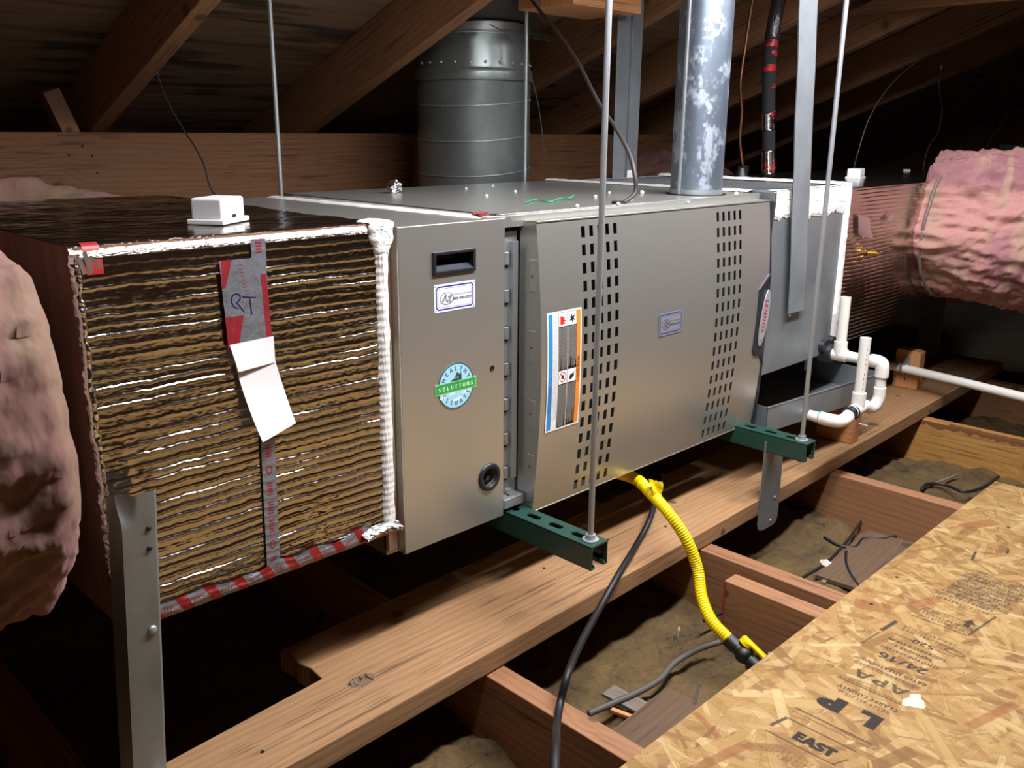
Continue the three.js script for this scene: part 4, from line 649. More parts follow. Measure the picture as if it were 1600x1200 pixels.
{
  const x0 = 2.166, x1 = 3.40, yb = 0.447, yt = 0.838, zf = -1.002;
  const t = thing('far_supply_box', 'far foil faced duct board box with fine dark folds beside the coil cabinet', 'duct box', [2.7, yb, -1.3]);
  mesh('front_facing', grid(120, 460, (u, v) => { const x = x0 + u * 0.75, y = yb + v * (yt - yb); const k = (y + 0.003 * n3(x * 6, y * 10, 2)) / 0.0105, f = k - Math.floor(k); const A = smooth(-0.35, 0.3, n3(x * 5, y * 6, 3)) * (1 - 0.5 * smooth(0.3, 0.7, u)); return V(x, y, zf + 0.001 - 0.0016 * A * Math.exp(-(((f - 0.5) / 0.11) ** 2)) + 0.00025 * n3(x * 60, y * 60, 1)); }), M.foil, t, 'foil facing with fine level folds');
  mesh('core', uvGrain(box(x0, x1, yb, yt, -1.56, zf - 0.002, 0.002), 'x', 2, 2), M.boardEdge, t, 'brown duct board body');
  mesh('top_facing', grid(60, 30, (u, v) => { const x = x0 + u * (x1 - x0), z = zf - 0.001 - v * 0.555; return V(x, yt + 0.0015 + 0.0008 * n3(x * 12, 1, z * 12), z); }), M.foil, t, 'foil covered top');
  mesh('tape_scrap', grid(8, 8, (u, v) => { const p = atZ(1340 + 18 * u, 335 + 32 * v + 6 * u, -0.996); return V(p.x, p.y, p.z + 0.002 + 0.010 * v * v * u); }), metal(0xd8d6d6, 0.35, { side: THREE.DoubleSide }), t, 'bright loose tape scrap');
  mesh('tape_scrap', grid(6, 4, (u, v) => { const p = atZ(1380 + 14 * u, 345 - 14 * u + 12 * v * u, -0.994); return V(p.x, p.y, p.z + 0.004 * v); }), metal(0xd8d6d6, 0.35, { side: THREE.DoubleSide }), t);
  const b = atZ(1362, 396, -0.99);
  mesh('brass_probe', [cyl(V(b.x, b.y, -1.0), V(b.x + 0.005, b.y, -0.972), 0.006, 0.005, 12), cyl(V(b.x + 0.003, b.y, -0.986), V(b.x + 0.004, b.y, -0.978), 0.009, 0.009, 6)], M.brass, t, 'small brass probe');
  mesh('probe_wire', tube([V(b.x + 0.005, b.y, -0.972), atZ(1395, 395, -0.985), atZ(1422, 397, -0.985)], 0.0016, 16, 6), M.cableGrey, t);
}
{
  const g = sweep([V(2.79, 0.715, -1.035), V(2.80, 0.715, -0.97), V(2.87, 0.700, -0.80), V(3.05, 0.68, -0.52), V(3.3, 0.66, -0.25)], (t, a, p, dir) => {
    const q = V(Math.cos(a) * 2, Math.sin(a) * 2, t * 5), lobe = 0.075 * Math.pow(clamp(-dir.y), 14) * Math.exp(-(((t - 0.50) / 0.075) ** 2)) + 0.03 * Math.pow(clamp(-dir.y), 6) * smooth(0.25, 0.5, t); let r = 0.192 + 0.03 * smooth(0, 0.3, t) + 0.028 * fbm(q.x, q.y + 4, q.z, 3) - 0.018 * Math.abs(fbm(q.x * 2.4 + 7, q.y * 2.4, q.z * 1.6, 3)) + 0.009 + 0.009 * fbm(q.x * 5, q.y * 5, q.z * 5, 3) + 0.006 * fbm(q.x * 15, q.y * 15, q.z * 12, 2);
    r += lobe; return r * (t < 0.05 ? 0.93 + 0.07 * Math.sqrt(t / 0.05) : 1);
  }, 160, 180);
  const u = g.attributes.uv; for (let i = 0; i < u.count; i++) u.setXY(i, u.getX(i) * 2, u.getY(i) * 2);
  const t = thing('insulated_flex_duct', 'round duct wrapped in bright pink insulation leaving the far foil box', 'duct', [2.9, 0.48, -0.9]);
  mesh('wrap', g, M.woolRight, t);
  const loop = []; for (let i = 0; i < 40; i++) { const a = i / 40 * 6.2832, r = 0.200 + 0.006 * n3(Math.cos(a) * 3, Math.sin(a) * 3, 1); loop.push(V(2.79 + r * Math.cos(a), 0.705 + r * Math.sin(a), -0.978 + 0.004 * Math.sin(a * 3))); }
  mesh('tie_band', new THREE.TubeGeometry(new THREE.CatmullRomCurve3(loop, true), 120, 0.0045, 6, true), new THREE.MeshStandardMaterial({ color: 0x6f675e, roughness: 0.6 }), t, 'grey tie band');
}
sensorBox(V(2.66, 0.839, -1.22), 0.80, 'small white sensor box on top of the far foil duct box', [V(2.66, 0.855, -1.23), atZ(1340, 240, -1.25), atZ(1358, 185, -1.25), atZ(1390, 135, -1.25), atZ(1430, 98, -1.25), atZ(1480, 65, -1.24), atZ(1555, 28, -1.22), atZ(1590, 12, -1.21)], 0.2);

// ---------------------------------------------------------------- hangers
const lshape = (x, z, w, d, y0, y1, dir = 1, th = 0.0016) => [box(x, x + w, y0, y1, z - th, z, 0.0006), box(dir > 0 ? x : x + w - th, dir > 0 ? x + th : x + w, y0, y1, z - d, z, 0.0006)].map((g) => uvGrain(g, 'y', 2, 2));
{
  const t = thing('strap_hanger', 'flat galvanized hanger strip fixed to the coil cabinet front', 'hanger', [1.88, 0.56, -0.985]);
  const g = grid(4, 60, (u, v) => { const y = 0.566 + v * 0.98, lean = -0.075 * (y - 0.566) / 0.67; return V(1.888 + u * 0.076 + lean, y, -0.9895 + 0.0008 * Math.sin(y * 30)); });
  const back = grid(4, 60, (u, v) => { const y = 0.566 + v * 0.98, lean = -0.075 * (y - 0.566) / 0.67; return V(1.888 + (1 - u) * 0.076 + lean, y, -0.9915 + 0.0008 * Math.sin(y * 30)); });
  const edge = grid(2, 60, (u, v) => { const y = 0.566 + v * 0.98, lean = -0.075 * (y - 0.566) / 0.67; return V(1.964 + lean + 0.0008, y, -0.9895 - u * 0.010); });
  mesh('strip', [g, back, edge].map((q) => uvGrain(q, 'y', 2, 2)), metal(0xa6abac, 0.6, { metalness: 0.45, map: spangle, side: THREE.DoubleSide }), t);
  mesh('screw', new THREE.SphereGeometry(0.004, 10, 8).translate(1.893, 0.561, -0.989), M.darkSteel, t);
}
{
  const t = thing('angle_hanger', 'galvanized steel angle hanger standing behind the coil cabinet', 'hanger', [1.97, 0.84, -1.56]);
  mesh('angle', [box(1.938, 1.992, 0.75, 1.42, -1.5655, -1.5635, 0.0006), box(1.990, 2.043, 0.75, 1.42, -1.5655, -1.5635, 0.0006), box(1.990, 1.992, 0.75, 1.42, -1.575, -1.556, 0.0008)].map((g) => uvGrain(g, 'y', 2, 2)), M.galv, t);
  mesh('seal', bead((u) => V(1.990 + u * 0.05, 0.852 + 0.004 * n3(u * 5, 1, 1), -1.562), V(0, 1, 0), V(0, 0, 1), 0.026, 0.004, 30, 8, 1, 44), M.mastic, t);
}
function rod(x, z, y0, y1, label, coarse) {
  const t = thing('threaded_rod', label, 'rod', [x, y0, z], 'hanger rods'); const pts = [], pitch = coarse ? 0.0045 : 0.0024, r = 0.0051;
  for (let y = y0; y < y1; y += pitch) pts.push(new THREE.Vector2(r, y), new THREE.Vector2(r - 0.0009, y + pitch / 2));
  const g = new THREE.LatheGeometry(pts, 14).translate(x, 0, z); g.computeVertexNormals(); mesh('shank', g, M.zinc, t); return t;
}
const STRUT_TOP = 0.334;
function rodFoot(t, x, z, y) {
  mesh('washer', new THREE.CylinderGeometry(0.0135, 0.0135, 0.0022, 28).translate(x, y + 0.0011, z), M.zinc, t);
  mesh('nut', new THREE.CylinderGeometry(0.0088, 0.0088, 0.008, 6).translate(x, y + 0.0062, z), M.zinc, t);
}
const r1 = rod(1.027, -0.846, 0.285, 1.66, 'threaded hanger rod in front of the furnace door, ending in the first green strut'); rodFoot(r1, 1.027, -0.846, STRUT_TOP);
const r2 = rod(1.729, -0.848, 0.285, 1.66, 'threaded hanger rod in front of the coil cabinet, ending in the second green strut'); rodFoot(r2, 1.729, -0.848, STRUT_TOP);
const r3 = rod(1.027, -1.730, 0.285, 1.35, 'threaded hanger rod behind the filter cabinet, crossing the long beam', true); rodFoot(r3, 1.027, -1.730, STRUT_TOP);
const r4 = rod(1.729, -1.690, 0.285, 1.30, 'thin looking threaded rod passing before the wide round duct', true); rodFoot(r4, 1.729, -1.690, STRUT_TOP);
function strut(xc, label) {
  const z0 = -1.79, z1 = -0.826, w = 0.0413, h = 0.0413, th = 0.0026;
  const holes = []; for (let z = z1 - 0.045; z > z0 + 0.03; z -= 0.0508) { const p = new THREE.Path(); const a = z - 0.008, b = z + 0.008; p.absarc(0, b, 0.0067, 0, Math.PI, false); p.absarc(0, a, 0.0067, Math.PI, 2 * Math.PI, false); p.closePath(); holes.push(Object.assign(p, { isPath: true })); }
  const top = ext([[-w / 2, z0], [w / 2, z0], [w / 2, z1], [-w / 2, z1]], th, 0, holes).rotateX(-Math.PI / 2).scale(1, 1, -1); top.translate(xc, STRUT_TOP - th, 0);
  { const idx = top.attributes.position; const arr = idx.array; for (let i = 0; i < arr.length; i += 9) for (let k = 0; k < 3; k++) { const s = arr[i + 3 + k]; arr[i + 3 + k] = arr[i + 6 + k]; arr[i + 6 + k] = s; } top.computeVertexNormals(); }
  const x0 = xc - w / 2, x1 = xc + w / 2, yb = STRUT_TOP - h;
  const t = thing('channel_strut', label, 'strut', [xc, yb, -1.3], 'green channel struts');
  mesh('top_plate', top, M.green, t);
  mesh('side_wall', box(x0, x0 + th, yb, STRUT_TOP - 0.0005, z0, z1, 0.0010), M.green, t); mesh('side_wall', box(x1 - th, x1, yb, STRUT_TOP - 0.0005, z0, z1, 0.0010), M.green, t);
  for (const s of [0, 1]) { const a = s ? x1 - 0.0095 : x0, b = s ? x1 : x0 + 0.0095; mesh('lip', [box(a, b, yb, yb + th, z0, z1, 0.0008), box(s ? a : b - th, s ? a + th : b, yb, yb + 0.008, z0, z1, 0.0008)], M.green, t); }
}
strut(1.027, 'green steel channel strut under the joint of filter cabinet and furnace');
strut(1.729, 'green steel channel strut under the furnace end beside the drain pan');

// ---------------------------------------------------------------- legs
{
  const t = thing('angle_support', 'bent sheet metal angle leg screwed to the foil box and standing on the plank', 'support', [0.36, 0.18, -0.97]);
  const y0 = 0.1805, y1 = 0.572;
  const face = grid(10, 80, (u, v) => { const y = y0 + v * (y1 - y0), x = 0.344 + u * 0.038; const c = smooth(0.9, 1, v) * smooth(0.45, 0, u); return V(x - 0.020 * (1 - v), y, -0.958 - 0.014 * (1 - v) - 0.018 * c + 0.0008 * n3(x * 40, y * 14, 1) + 0.012 * smooth(0.06, 0, v) * u); });
  const side = grid(8, 80, (u, v) => { const y = y0 + v * (y1 - y0) - 0.012 * u * smooth(0.95, 1, v); return V(0.344 - 0.002 * u - 0.020 * (1 - v), y, -0.958 - 0.014 * (1 - v) - 0.018 * smooth(0.9, 1, v) - u * 0.036); });
  const flange = grid(2, 80, (u, v) => { const y = y0 + v * (y1 - y0); return V(0.382 + 0.004 * u - 0.020 * (1 - v), y, -0.958 - 0.014 * (1 - v) - 0.004 * u + 0.0008 * n3(0.382 * 40, y * 14, 1)); });
  mesh('angle', [face, side, flange].map((q) => uvGrain(q, 'y', 2, 2)), metal(0xa9aba3, 0.5, { metalness: 0.5, map: spangle, side: THREE.DoubleSide }), t);
  for (const [y, m] of [[0.398, M.zinc], [0.528, M.black], [0.503, M.black]]) mesh('screw', new THREE.SphereGeometry(y < 0.4 ? 0.0055 : 0.0032, 14, 10).scale(1, 1, 0.55).translate(0.374 - 0.020 * (0.572 - y) / 0.39, y, -0.957 - 0.014 * (0.572 - y) / 0.39), m, t);
  mesh('foot_screw', [cyl(V(0.358, 0.190, -0.962), V(0.364, 0.194, -0.947), 0.006, 0.007, 8), cyl(V(0.356, 0.188, -0.964), V(0.358, 0.190, -0.960), 0.011, 0.011, 16)], M.zinc, t);
}
{
  const t = thing('plate_support', 'short galvanized plate leg screwed to the plank edge under the second strut', 'support', [1.74, 0.105, -0.915]);
  const s = [[1.700, 0.118], [1.706, 0.106], [1.722, 0.100], [1.772, 0.100], [1.784, 0.106], [1.789, 0.118], [1.786, 0.318], [1.702, 0.318]];
  mesh('plate', uvGrain(ext(s, 0.002).translate(0, 0, -0.9195), 'y', 2, 2), M.galv, t);
  for (const [px, py] of [[1211, 777], [1204, 813]]) { const p = atZ(px, py, -0.917); mesh('screw', new THREE.SphereGeometry(0.0042, 12, 8).scale(1, 1, 0.5).translate(p.x, p.y, -0.917), M.zinc, t); }
}
{
  const t = thing('channel_support', 'galvanized channel leg under the far foil box standing on the plank', 'support', [3.37, 0.18, -1.2]);
  const z0 = -1.232, z1 = -1.160, x = 3.345;
  mesh('channel', [box(x, x + 0.002, 0.182, 0.447, z0, z1, 0.0006), box(x, x + 0.03, 0.182, 0.447, z1 - 0.002, z1, 0.0006), box(x, x + 0.03, 0.182, 0.447, z0, z0 + 0.002, 0.0006)].map((g) => uvGrain(g, 'y', 2, 2)), M.galv, t);
  mesh('foot', uvGrain(grid(8, 6, (u, v) => V(x - 0.004 - 0.02 * v, 0.182 + 0.02 * (1 - v) + 0.003 * n3(u * 7, v * 4, 3), z0 + u * (z1 - z0))), 'z', 2, 2), metal(0xb9bdbd, 0.5, { side: THREE.DoubleSide }), t);
}

// ---------------------------------------------------------------- drain pan
{
  const t = thing('drain_pan', 'shallow galvanized drain pan hanging under the coil cabinet', 'pan', [2.06, 0.29, -1.25]);
  const L = 0.503, D = 0.58, h = 0.062, th = 0.0014, a = -0.10;
  const parts = [box(0, L, 0, th, -D, 0, 0.0005), box(0, L, 0, h, -th, 0, 0.0005), box(0, L, 0, h, -D, -D + th, 0.0005), box(0, th, 0, h, -D, 0, 0.0005), box(L - th, L, 0, h, -D, 0, 0.0005), box(-0.001, L + 0.001, h - 0.003, h + 0.0008, -0.003, 0.0012, 0.001)].map((g) => uvGrain(g, 'x', 2, 2).rotateY(a).translate(1.796, 0.303, -0.9698));
  mesh('tray', parts, M.galv, t);
  mesh('hanger_tab', box(2.215, 2.229, 0.35, 0.445, -1.101, -1.0995, 0.0004), M.galvSmooth, t);
  for (let k = 0; k < 4; k++) mesh('tab_hole', new THREE.CircleGeometry(0.003, 10).translate(2.222, 0.385 + k * 0.017, -1.0992), M.black, t);
  mesh('hanger_tab', box(1.81, 1.824, 0.34, 0.445, -1.201, -1.1995, 0.0004), M.galvSmooth, t);
}
// ---------------------------------------------------------------- white drain piping
{
  const r = 0.0128, R = 0.0165, x = 2.118, t = thing('drain_trap', 'white plastic drain trap with two open standpipes below the coil cabinet', 'pipe', [2.1, 0.3, -0.9]);
  const pipe = (n, a, b, rad = r) => mesh(n, cyl(a, b, rad, rad, 26), M.pvc, t);
  const yT = 0.436, zT = -0.962, zE = -0.852;
  pipe('nipple', V(x, yT, -0.985), V(x, yT, zT), 0.0118);
  const tee = mesh('tee', [cyl(V(x, yT, zT - 0.022), V(x, yT, zT + 0.018), R, R, 26), cyl(V(x, yT, zT), V(x, yT + 0.034, zT), R, R, 26), new THREE.SphereGeometry(R, 20, 14).translate(x, yT, zT)], M.pvc, t);
  sub('primer_ring', new THREE.TorusGeometry(R, 0.0014, 8, 30).translate(x, yT, zT - 0.020), new THREE.MeshStandardMaterial({ color: 0x3a6a9c, roughness: 0.5 }), tee, 'blue primer ring');
  const top1 = atX(1320, 464, x); mesh('standpipe', sweep([V(x, yT + 0.03, zT), V(x, top1.y, zT)], () => r, 2, 26, false), M.pvc, t); mesh('pipe_rim', new THREE.RingGeometry(r - 0.0025, r, 26).rotateX(-Math.PI / 2).translate(x, top1.y, zT), M.pvc, t);
  mesh('standpipe_bore', sweep([V(x, yT + 0.05, zT), V(x, top1.y, zT)], () => r - 0.0025, 2, 20, false), new THREE.MeshStandardMaterial({ color: 0xd8d6cc, roughness: 0.5, side: THREE.DoubleSide }), t);
  pipe('cross_pipe', V(x, yT, zT), V(x, yT, zE - 0.02));
  mesh('elbow', sweep([V(x, yT, zE - 0.030), V(x, yT, zE - 0.014), V(x, yT - 0.004, zE - 0.003), V(x, yT - 0.018, zE), V(x, yT - 0.036, zE)], () => R, 30, 26), M.pvc, t);
  const yL = 0.330;
  pipe('drop_pipe', V(x, yT - 0.03, zE), V(x, yL + 0.04, zE));
  mesh('return_bend', sweep([V(x, yL + 0.045, zE), V(x, yL + 0.016, zE), V(x - 0.010, yL - 0.002, zE - 0.004), V(x - 0.028, yL - 0.004, zE - 0.008), V(x - 0.045, yL + 0.004, zE - 0.012), V(x - 0.058, yL + 0.006, zE - 0.016)], () => 0.0145, 50, 26), M.pvc, t);
  const zt = zE - 0.020, xt = x - 0.068;
  const tee2 = mesh('tee', [cyl(V(xt + 0.022, yL + 0.004, zt + 0.004), V(xt - 0.024, yL - 0.004, zt - 0.002), R, R, 26), cyl(V(xt, yL, zt), V(xt, yL + 0.040, zt), R, R, 26), new THREE.SphereGeometry(R, 20, 14).translate(xt, yL, zt)], M.pvc, t);
  const top2 = atX(1348, 527, xt); pipe('standpipe', V(xt, yL + 0.03, zt), V(xt, top2.y, zt)); mesh('pipe_mouth', new THREE.CircleGeometry(r - 0.002, 24).rotateX(-Math.PI / 2).translate(xt, top2.y + 0.0004, zt), new THREE.MeshStandardMaterial({ color: 0xcfcdc2, roughness: 0.6 }), t);
  mesh('coupling', cyl(V(xt - 0.020, yL - 0.002, zt), V(xt - 0.048, yL - 0.008, zt), 0.0140, 0.0140, 24), M.ironGrey, t, 'grey metal coupling');
  for (const k of [0.022, 0.046]) mesh('clamp_ring', new THREE.TorusGeometry(0.0155, 0.0022, 8, 28).rotateY(Math.PI / 2).translate(xt - k, yL - 0.004, zt), M.blackPlastic, t);
  mesh('outlet_elbow', sweep([V(xt - 0.044, yL - 0.008, zt), V(xt - 0.062, yL - 0.013, zt), V(xt - 0.078, yL - 0.016, zt - 0.006), V(xt - 0.086, yL - 0.016, zt - 0.024), V(xt - 0.087, yL - 0.016, zt - 0.050)], () => 0.0155, 40, 26), M.pvc, t);
  mesh('outlet_spout', sweep([V(xt - 0.087, yL - 0.016, zt - 0.048), V(xt - 0.088, yL - 0.015, zt - 0.078)], () => r, 2, 24), M.pvc, t);
  mesh('primer_mark', new THREE.TorusGeometry(0.0158, 0.0012, 6, 26, 2.6).translate(xt - 0.087, yL - 0.016, zt - 0.050), new THREE.MeshStandardMaterial({ color: 0x3fa6b8, roughness: 0.5 }), t, 'teal primer mark');
  // printed line along the pipes
  const ink = new THREE.MeshStandardMaterial({ color: 0x3c3a38, roughness: 0.7 });
  for (let k = 0; k < 9; k++) mesh('print_mark', box(xt - r * 0.62 - 0.0004, xt - r * 0.62 + 0.0006, yL + 0.050 + k * 0.012, yL + 0.056 + k * 0.012, zt + r * 0.78 - 0.0006, zt + r * 0.78 + 0.0004, 0), ink, t);
  for (let k = 0; k < 6; k++) mesh('print_mark', box(x - r * 0.80, x - r * 0.80 + 0.0006, yT - r * 0.62, yT - r * 0.62 + 0.003, zT + 0.025 + k * 0.010, zT + 0.031 + k * 0.010, 0), ink, t);
}
{
  const t = thing('drain_pipe', 'long white plastic drain pipe running out over the joists', 'pipe', [2.8, 0.25, -0.9]);
  mesh('pipe', sweep([V(2.838, 0.253, -1.32), V(2.83, 0.250, -1.06), V(2.76, 0.247, -0.66), V(2.72, 0.244, -0.40)], () => 0.0133, 40, 24), M.pvc, t);
  const b = thing('pipe_block', 'upright pale wooden block strapped to the long white drain pipe', 'block', [2.875, 0.18, -1.07]);
  const g = ext([[-1.112, 0.1805], [-1.034, 0.1805], [-1.034, 0.300], [-1.040, 0.304], [-1.104, 0.306], [-1.112, 0.298]], 0.040, 0.002).rotateY(-Math.PI / 2);
  mesh('block', uvGrain(g.translate(2.897, 0, 0), 'y', 1 / 1.2, 1 / 0.3), M.block, b);
  mesh('pipe_strap', [box(2.8525, 2.856, 0.222, 0.285, -1.084, -1.064, 0.0006), new THREE.TorusGeometry(0.0148, 0.0016, 6, 24, Math.PI).rotateZ(Math.PI / 2).scale(1, 1, 5.5).translate(2.834, 0.250, -1.074)].map((q) => uvGrain(q, 'y')), M.galvSmooth, b, 'metal pipe strap');
  for (const y of [0.212, 0.228]) mesh('screw_hole', new THREE.CircleGeometry(0.0032, 10).rotateY(-Math.PI / 2).translate(2.8515, y, -1.072), M.black, b);
}
{
  const b = thing('trap_block', 'small tilted wooden block on the plank under the white drain trap', 'block', [2.23, 0.18, -1.0]);
  const g = ext([[-1.050, 0.1805], [-0.944, 0.1805], [-0.940, 0.262], [-0.952, 0.268], [-1.036, 0.278]], 0.040, 0.002).rotateY(-Math.PI / 2);
  mesh('block', uvGrain(g.translate(2.246, 0, 0), 'z', 1 / 1.2, 1 / 0.3), M.block, b);
  mesh('nail_hole', new THREE.CircleGeometry(0.0038, 12).rotateY(-Math.PI / 2).translate(2.2055, 0.222, -1.010), M.black, b);
  mesh('staple', [cyl(V(2.226, 0.235, -0.9405), V(2.226, 0.262, -0.9395), 0.0022, 0.0022, 8), cyl(V(2.226, 0.236, -0.940), V(2.234, 0.232, -0.918), 0.0015, 0.0015, 8)], M.galvSmooth, b);
}
console.log('right side ready');

// ---------------------------------------------------------------- gas line, cords and cables
{
  const t = thing('gas_connector', 'yellow corrugated gas connector hose curving down to a yellow valve', 'hose', [1.36, 0.1, -0.85]);
  const pts = [V(1.26, 0.325, -1.14), atZ(985, 745, -1.03), atZ(1018, 772, -0.95), atZ(1045, 802, -0.90), atZ(1072, 842, -0.865), atZ(1090, 890, -0.84), atZ(1097, 935, -0.81), atZ(1112, 970, -0.775), atZ(1140, 1000, -0.735)];
  const curve = new THREE.CatmullRomCurve3(pts, false, 'centripetal');
  const L = curve.getLength();
  mesh('hose', sweep(curve, (q) => 0.0100 + (q > 0.36 ? 0.0016 * Math.abs(Math.sin(q * L / 0.0052 * Math.PI)) : 0.0022), 620, 22), M.yellow, t, 'yellow corrugated hose');
  const tp = atZ(1020, 768, -0.950);
  mesh('tape_wrap', grid(18, 14, (u, v) => V(tp.x - 0.018 + u * 0.040 + 0.004 * n3(u * 4, v * 4, 1), tp.y + 0.000 + v * 0.030 - 0.016 * u + 0.005 * n3(u * 6, v * 5, 2), tp.z + 0.012 - 0.012 * v + 0.006 * Math.sin(u * 5 + v * 3))), M.yellowTape, t, 'loose end of yellow tape');
  const a = pts[pts.length - 1], d = a.clone().sub(curve.getPointAt(0.96)).normalize(), at2 = (k) => a.clone().addScaledVector(d, k);
  const valve = mesh('valve_body', [cyl(at2(-0.004), at2(0.016), 0.015, 0.015, 6), cyl(at2(0.014), at2(0.052), 0.0125, 0.0125, 18), cyl(at2(0.050), at2(0.085), 0.0155, 0.0155, 8), new THREE.SphereGeometry(0.017, 18, 12).translate(at2(0.034).x, at2(0.034).y, at2(0.034).z)], M.ironGrey, t, 'dark iron valve body');
  const k = at2(0.030), up = V(0.35, 0.75, 0.1).normalize(), h0 = k.clone().addScaledVector(up, 0.017);
  sub('stem', cyl(k, h0.clone().addScaledVector(up, 0.004), 0.008, 0.008, 14), M.yellow, valve);
  const side = V().crossVectors(d, up).normalize(); const hm = new THREE.Matrix4().makeBasis(d.clone(), up.clone().addScaledVector(d, -up.dot(d)).normalize(), side);
  sub('lever_hub', new THREE.CylinderGeometry(0.0135, 0.0135, 0.008, 20).translate(0, 0.002, 0).applyMatrix4(hm).translate(h0.x, h0.y, h0.z), M.yellow, valve); sub('lever', box(-0.012, 0.048, 0.003, 0.010, -0.0095, 0.0095, 0.003, 2).applyMatrix4(hm).translate(h0.x, h0.y, h0.z), M.yellow, valve, 'yellow valve lever');
}
one('black_power_cord', tube([atZ(1034, 742, -1.08), atZ(1024, 782, -1.03), atZ(1014, 815, -0.99), atY(1000, 842, 0.189), atY(965, 900, 0.189), atZ(940, 945, -0.883), atZ(905, 1010, -0.82), atZ(885, 1060, -0.77), atY(876, 1095, 0.150), atY(870, 1130, 0.150), atZ(868, 1165, -0.64), atZ(866, 1215, -0.60), atZ(862, 1290, -0.56)], 0.0062, 120, 12), M.rubber, 'thick black cord crossing the plank and dropping over a joist', 'cord');
one('control_cable', tube([V(1.317, 0.838, -1.045), atZ(993, 300, -1.045), atZ(992, 275, -1.05), atZ(985, 245, -1.07), atZ(965, 205, -1.12), atZ(938, 165, -1.20), atZ(900, 92, -1.38), atZ(872, 52, -1.48), atZ(843, 16, -1.60), atZ(825, -8, -1.66)], 0.0042, 90, 10), M.cableGrey, 'grey cable looping from the furnace top up to the nailing block', 'cable');
one('under_cable', tube([atY(495, 968, 0.05), atY(520, 945, 0.06), atY(560, 912, 0.08), atY(585, 890, 0.10), atY(620, 860, 0.12)], 0.006, 30, 8), M.rubber, 'dark cable in the shadow under the filter cabinet', 'cable');
// refrigerant line, bare tube and low-voltage wires beyond the furnace
{
  const z = -1.42, t = thing('refrigerant_line', 'black foam wrapped refrigerant line patched with red and silver tape', 'pipe', [2.3, 0.85, z]);
  const pts = [atZ(1201, 275, z), atZ(1201, 215, z), atZ(1201, 150, z), atZ(1203, 90, z), atZ(1210, 35, z), atZ(1217, 0, z), atZ(1224, -40, z)];
  const c = new THREE.CatmullRomCurve3(pts); mesh('foam_sleeve', sweep(c, (q, a) => 0.0190 + 0.001 * n3(q * 9, a, 2), 90, 20), M.foam, t);
  const band = (q0, q1, m, k, lab, part) => { const n = 14, p = []; for (let i = 0; i <= n; i++) p.push(c.getPointAt(q0 + (q1 - q0) * i / n)); mesh(k, sweep(p, (q, a, cc, dir) => part && dir.z * 0.7 - dir.x * 0.7 * Math.sin(q0 * 40) + 0.4 * Math.sin(q * 5 + q0 * 60) < 0.25 ? 0.0172 : 0.0202 + 0.0008 * n3(q * 7 + q0 * 30, Math.cos(a) * 3, Math.sin(a) * 3), 16, 24), m, t, lab); };
  const red = new THREE.MeshStandardMaterial({ color: 0xa8262c, roughness: 0.35 });
  band(0.01, 0.14, M.foilBright, 'silver_tape'); band(0.03, 0.075, red, 'red_tape', undefined, true); band(0.24, 0.33, M.foilBright, 'silver_tape'); band(0.30, 0.335, red, 'red_tape', undefined, true); for (const [a, b] of [[0.45, 0.47], [0.53, 0.565], [0.60, 0.63], [0.645, 0.68]]) band(a, b, red, 'red_tape', undefined, true); band(0.68, 0.90, new THREE.MeshPhysicalMaterial({ color: 0x4a4648, roughness: 0.14, metalness: 0.6, bumpMap: foilBump, bumpScale: 0.003 }), 'shiny_tape');
}
{
  const z = -1.43, t = thing('liquid_line', 'thin bare copper tube rising beside the wrapped black line', 'pipe', [2.2, 0.85, z]);
  mesh('tube', tube([atZ(1161, 262, z), atZ(1158, 240, z), atZ(1156, 215, z), atZ(1159, 175, z), atZ(1157, 130, z), atZ(1165, 70, z), atZ(1174, 10, z), atZ(1182, -40, z)], 0.0042, 60, 10), M.copper, t);
  const b = atZ(1160, 262, z); mesh('tube_valve', [box(b.x - 0.010, b.x + 0.018, b.y - 0.022, b.y + 0.006, b.z - 0.012, b.z + 0.012, 0.003), cyl(V(b.x - 0.004, 0.846, b.z), V(b.x - 0.004, b.y, b.z), 0.02, 0.012, 14)], M.ironGrey, t);
}
const WZ = -1.55;
one('low_voltage_wire', tube([atZ(1492, 35, WZ), atZ(1480, 80, WZ), atZ(1468, 118, WZ), atZ(1468, 145, WZ), atZ(1472, 170, WZ), atZ(1466, 205, WZ), atZ(1452, 228, WZ), atZ(1445, 250, WZ), atZ(1440, 285, WZ)], 0.0022, 50, 6), M.cableDark, 'thin hanging wire carrying a white paper flag in the dark roof bay', 'wire');
one('wire_flag', box(0, 0.016, 0, 0.013, 0, 0.0008, 0).rotateZ(-0.2).translate(...atZ(1469, 107, WZ + 0.004).toArray()), M.paper, 'tiny white paper flag on a hanging wire', 'tag');
one('low_voltage_wire', tube([atZ(1620, 130, WZ), atZ(1582, 170, WZ), atZ(1560, 200, WZ), atZ(1545, 222, WZ), atZ(1543, 240, WZ), atZ(1558, 262, WZ)], 0.0020, 40, 6), M.cableDark, 'thin wire looping down to the grey junction box', 'wire');
one('low_voltage_wire', tube([atZ(1600, 90, WZ - 0.05), atZ(1580, 150, WZ - 0.05), atZ(1570, 185, WZ - 0.05), atZ(1540, 228, WZ - 0.05), atZ(1495, 255, WZ - 0.05), atZ(1455, 254, WZ - 0.05)], 0.0020, 40, 6), M.cableDark, 'thin wire sagging across the dark roof bay', 'wire');
